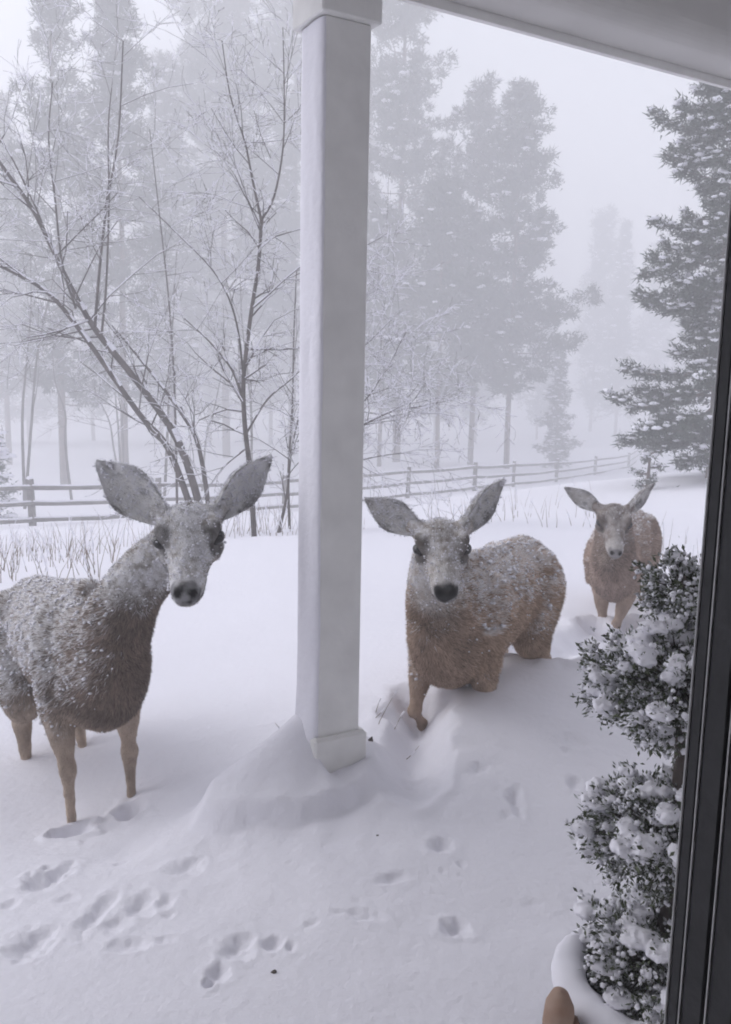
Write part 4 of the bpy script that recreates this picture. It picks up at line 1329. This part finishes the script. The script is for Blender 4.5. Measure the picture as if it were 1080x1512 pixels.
# ------------------------------------------------------------------ potted cloud-pruned shrub
def build_topiary():
    D = 1.62
    base = P(958, 1530, D)
    X, Y = base.x, base.y
    g = gz(X, Y)
    rs = np.random.RandomState(77)
    pot_top = P(965, 1452, D).z
    t = empty('potted_shrub', (X, Y, g))
    tag(t, 'cloud-pruned evergreen shrub in a dark pot, its tiers heaped with snow', 'shrub')
    inv = Matrix.Translation((-X, -Y, -g))
    def part(name, me, m, par=None):
        o = link(name, me, MATS[m]); o.parent = par or t; o.matrix_parent_inverse = inv if par is None else Matrix()
        return o
    # pot: turned wall, dark inside
    pr = .150
    prof = [(.0, g - .05), (.10, g - .05), (.125, g + .10), (pr - .012, pot_top - .05), (pr, pot_top - .045), (pr, pot_top), (pr - .014, pot_top), (pr - .02, pot_top - .06), (.0, pot_top - .065)]
    n = 40
    V = []; F = []
    for (r, z) in prof:
        for k in range(n):
            a = 2 * math.pi * k / n
            V.append((X + r * math.cos(a), Y + r * math.sin(a), z))
    for i in range(len(prof) - 1):
        for k in range(n):
            j = (k + 1) % n
            F.append((i * n + k, i * n + j, (i + 1) * n + j, (i + 1) * n + k))
    pot = part('pot', MB().add(V, F).mesh('pot', True), 'pot')
    # snow lying round the rim, thick on the open side
    pts = []; rr = []
    for k in range(33):
        a = math.pi * 2 * k / 32
        pts.append((X + pr * math.cos(a), Y + pr * math.sin(a), pot_top + .012 + .004 * math.sin(3 * a)))
        rr.append((.026 + .006 * math.sin(2 * a + 1) + .004 * rs.rand(), .018 + .006 * rs.rand()))
    rv, rf = tube_geo(pts, np.array(rr), 12, 4)
    rv = rv + np.c_[np.zeros((len(rv), 2)), .010 * fbm(rv[:, 0] * 30, rv[:, 1] * 30, rv[:, 2] * 30, seed=6)] + unit(rv - np.array([X, Y, pot_top])) * (.008 * fbm(rv[:, 0] * 22, rv[:, 1] * 22, rv[:, 2] * 22, seed=9))[:, None]
    part('rim_snow', MB().add(rv, rf).mesh('rim_snow', True), 'snow_light')
    # trunk
    tr = [P(962, 1500, D), P(985, 1330, D), P(1003, 1135, D), P(1008, 980, D), P(1012, 850, D)]
    mb = MB().tube([tuple(p) for p in tr], [.013, .012, .010, .008, .004], 9, 4)
    part('trunk', mb.mesh('trunk', True), 'bark')
    # tiers: centre pixel, half width px, half height px, n leaves
    tiers = [(1010, 872, 62, 48, 3200, .15), (1005, 1010, 138, 98, 15000, .55), (990, 1232, 130, 82, 13000, .55), (978, 1420, 128, 90, 13000, .55)]
    for ti, (cx, cy_, hw, hh, nl, cover) in enumerate(tiers):
        c = P(cx, cy_, D); C = np.array(c)
        a, b = hw / FPX * D, hh / FPX * D
        # twig clusters spread through the tier
        nc = max(12, nl // 60)
        dv = unit(rs.normal(0, 1, (nc, 3)))
        rad = rs.rand(nc) ** .38
        lump = 1 + .16 * vnoise(dv[:, 0] * 3, dv[:, 1] * 3, dv[:, 2] * 3, seed=ti)
        cc = dv * (rad * lump)[:, None] * np.array([a, a, b])
        cc[:, 2] = np.where(cc[:, 2] < 0, cc[:, 2] * .9, cc[:, 2])
        # twigs to the trunk
        V, F = sticks(C + cc * .15, C + cc, np.full(nc, .0022), np.full(nc, .001), 3)
        part('twigs', make_mesh('twigs', V, F), 'bark')['kind'] = 'stuff'
        ci = rs.randint(0, nc, nl)
        od = unit(cc[ci] + rs.normal(0, .25 * a, (nl, 3)))
        d = unit(od * .9 + rs.normal(0, .55, (nl, 3)) + np.array([0, 0, .25]))
        p0 = C + cc[ci] + rs.normal(0, .011, (nl, 3))
        L = rs.uniform(.009, .016, nl); W = L * rs.uniform(.16, .24, nl)
        sd = unit(np.cross(d, rs.normal(0, 1, (nl, 3)))); nn = np.cross(sd, d)
        mid = p0 + d * (L * .5)[:, None]
        V = np.stack([p0, mid + sd * W[:, None] + nn * (W * .3)[:, None], p0 + d * L[:, None], mid - sd * W[:, None] + nn * (W * .3)[:, None]], 1).reshape(-1, 3)
        F = np.arange(nl * 4).reshape(-1, 4)
        fr = rs.rand(nl) < .32
        part('foliage', make_mesh('foliage', V.reshape(-1, 4, 3)[~fr].reshape(-1, 3), F[:(~fr).sum()], False), 'leaf')['kind'] = 'stuff'
        part('frosted_foliage', make_mesh('frosted_foliage', V.reshape(-1, 4, 3)[fr].reshape(-1, 3), F[:fr.sum()], False), 'frosted_leaf')['kind'] = 'stuff'
        # snow heaped on the twig clusters: lumps fused into one uneven cover
        top = (cc[:, 2] > -.50 * b) & (rad > .66) & (rs.rand(nc) < cover + .35 * (cc[:, 2] > .2 * b))
        lc = C + cc[top] * 1.03 + np.array([0, 0, .006])
        k = len(lc)
        if k < 3: continue
        s0 = rs.uniform(.010, .024, k) * (1 if ti else .6)
        LV, LF = [], []
        mbs = MB()
        for i in range(k):
            vv, ff = blobs(lc[i:i + 1], np.array([[s0[i] * 1.35, s0[i] * 1.35, s0[i] * .68]]), .18, rs=rs)
            mbs.add(vv, [tuple(x) for x in ff])
        tmp = bpy.data.objects.new('tmp', mbs.mesh('tmp')); COL.objects.link(tmp)
        md = tmp.modifiers.new('r', 'REMESH'); md.mode = 'VOXEL'; md.voxel_size = .0042
        sm = tmp.modifiers.new('s', 'SMOOTH'); sm.factor = .5; sm.iterations = 8
        me = bpy.data.meshes.new_from_object(tmp.evaluated_get(bpy.context.evaluated_depsgraph_get()))
        bpy.data.objects.remove(tmp)
        nv = len(me.vertices)
        co = np.empty(nv * 3, np.float32); me.vertices.foreach_get('co', co); co = co.reshape(-1, 3).astype(float)
        no = np.empty(nv * 3, np.float32); me.vertices.foreach_get('normal', no); no = no.reshape(-1, 3).astype(float)
        co += no * (.008 * fbm(co[:, 0] * 50, co[:, 1] * 50, co[:, 2] * 50, seed=ti + 3) + .0026 * vnoise(co[:, 0] * 220, co[:, 1] * 220, co[:, 2] * 220, seed=ti))[:, None]
        me.vertices.foreach_set('co', co.astype(np.float32).ravel()); me.update()
        me.polygons.foreach_set('use_smooth', np.full(len(me.polygons), True))
        me.materials.clear()
        part('snow_load', me, 'snow_light')['kind'] = 'stuff'
        # loose crumbs on the leaves
        m2 = rs.rand(nl) < .2
        V, F = blobs((mid + nn * .002)[m2], np.abs(rs.normal(.0028, .0012, (m2.sum(), 1))) * np.ones((1, 3)) + .001, .3, rs=rs)
        part('snow_crumbs', make_mesh('snow_crumbs', V, F), 'snow_light')['kind'] = 'stuff'
build_topiary()

def build_ornament():
    q = P(826, 1500, 1.50)
    g = gz(q.x, q.y)
    top = P(822, 1458, 1.50).z
    h = top - g
    t = empty('garden_ornament', (q.x, q.y, g))
    tag(t, 'small tan clay ornament poking up from the snow beside the pot', 'ornament')
    n = 20; prof = [(0, -.03), (.045, -.03), (.046, h * .25), (.036, h * .50), (.032, h * .68), (.034, h * .80), (.030, h * .91), (.018, h * .98), (0, h)]
    V = []; F = []
    for (r, z) in prof:
        for k in range(n):
            a = 2 * math.pi * k / n
            V.append((r * math.cos(a) * .8, r * math.sin(a), z))
    for i in range(len(prof) - 1):
        for k in range(n):
            j = (k + 1) % n
            F.append((i * n + k, i * n + j, (i + 1) * n + j, (i + 1) * n + k))
    link('body', MB().add(V, F).mesh('body', True), MATS['terracotta'], t)
    mb = MB().tube([(.020, -.010, h * .86), (.030, -.014, h * .70), (.036, -.012, h * .52)], [.010, .013, .008], 10, 3)
    link('ear', mb.mesh('ear', True), MATS['brown_glaze'], t)
build_ornament()

# ------------------------------------------------------------------ the snow-filled air
mh = bpy.data.materials.new('haze'); mh.use_nodes = True
hn, hl = mh.node_tree.nodes, mh.node_tree.links
hn.clear()
hv = hn.new('ShaderNodeVolumePrincipled')
hv.inputs['Color'].default_value = (0.985, 0.985, 1.0, 1)
hv.inputs['Density'].default_value = 0.0205
hv.inputs['Anisotropy'].default_value = 0.2
ho = hn.new('ShaderNodeOutputMaterial')
hl.new(hv.outputs['Volume'], ho.inputs['Volume'])
_zs = [v for o in COL.objects if o.type == 'MESH' for v in ((o.matrix_world @ Vector(o.bound_box[0])).z, (o.matrix_world @ Vector(o.bound_box[6])).z)]
bpy.context.view_layer.update()
lo = min((o.matrix_world @ Vector(c)).z for o in COL.objects if o.type == 'MESH' for c in o.bound_box) - 1.0
hi = max((o.matrix_world @ Vector(c)).z for o in COL.objects if o.type == 'MESH' for c in o.bound_box) + 1.0
hb = MB().box((0, 0, (lo + hi) / 2), (240, 240, (hi - lo) / 2))
hz = link('haze', hb.mesh('haze'), mh)
tag(hz, 'pale air thick with falling snow', 'haze', kind='stuff')
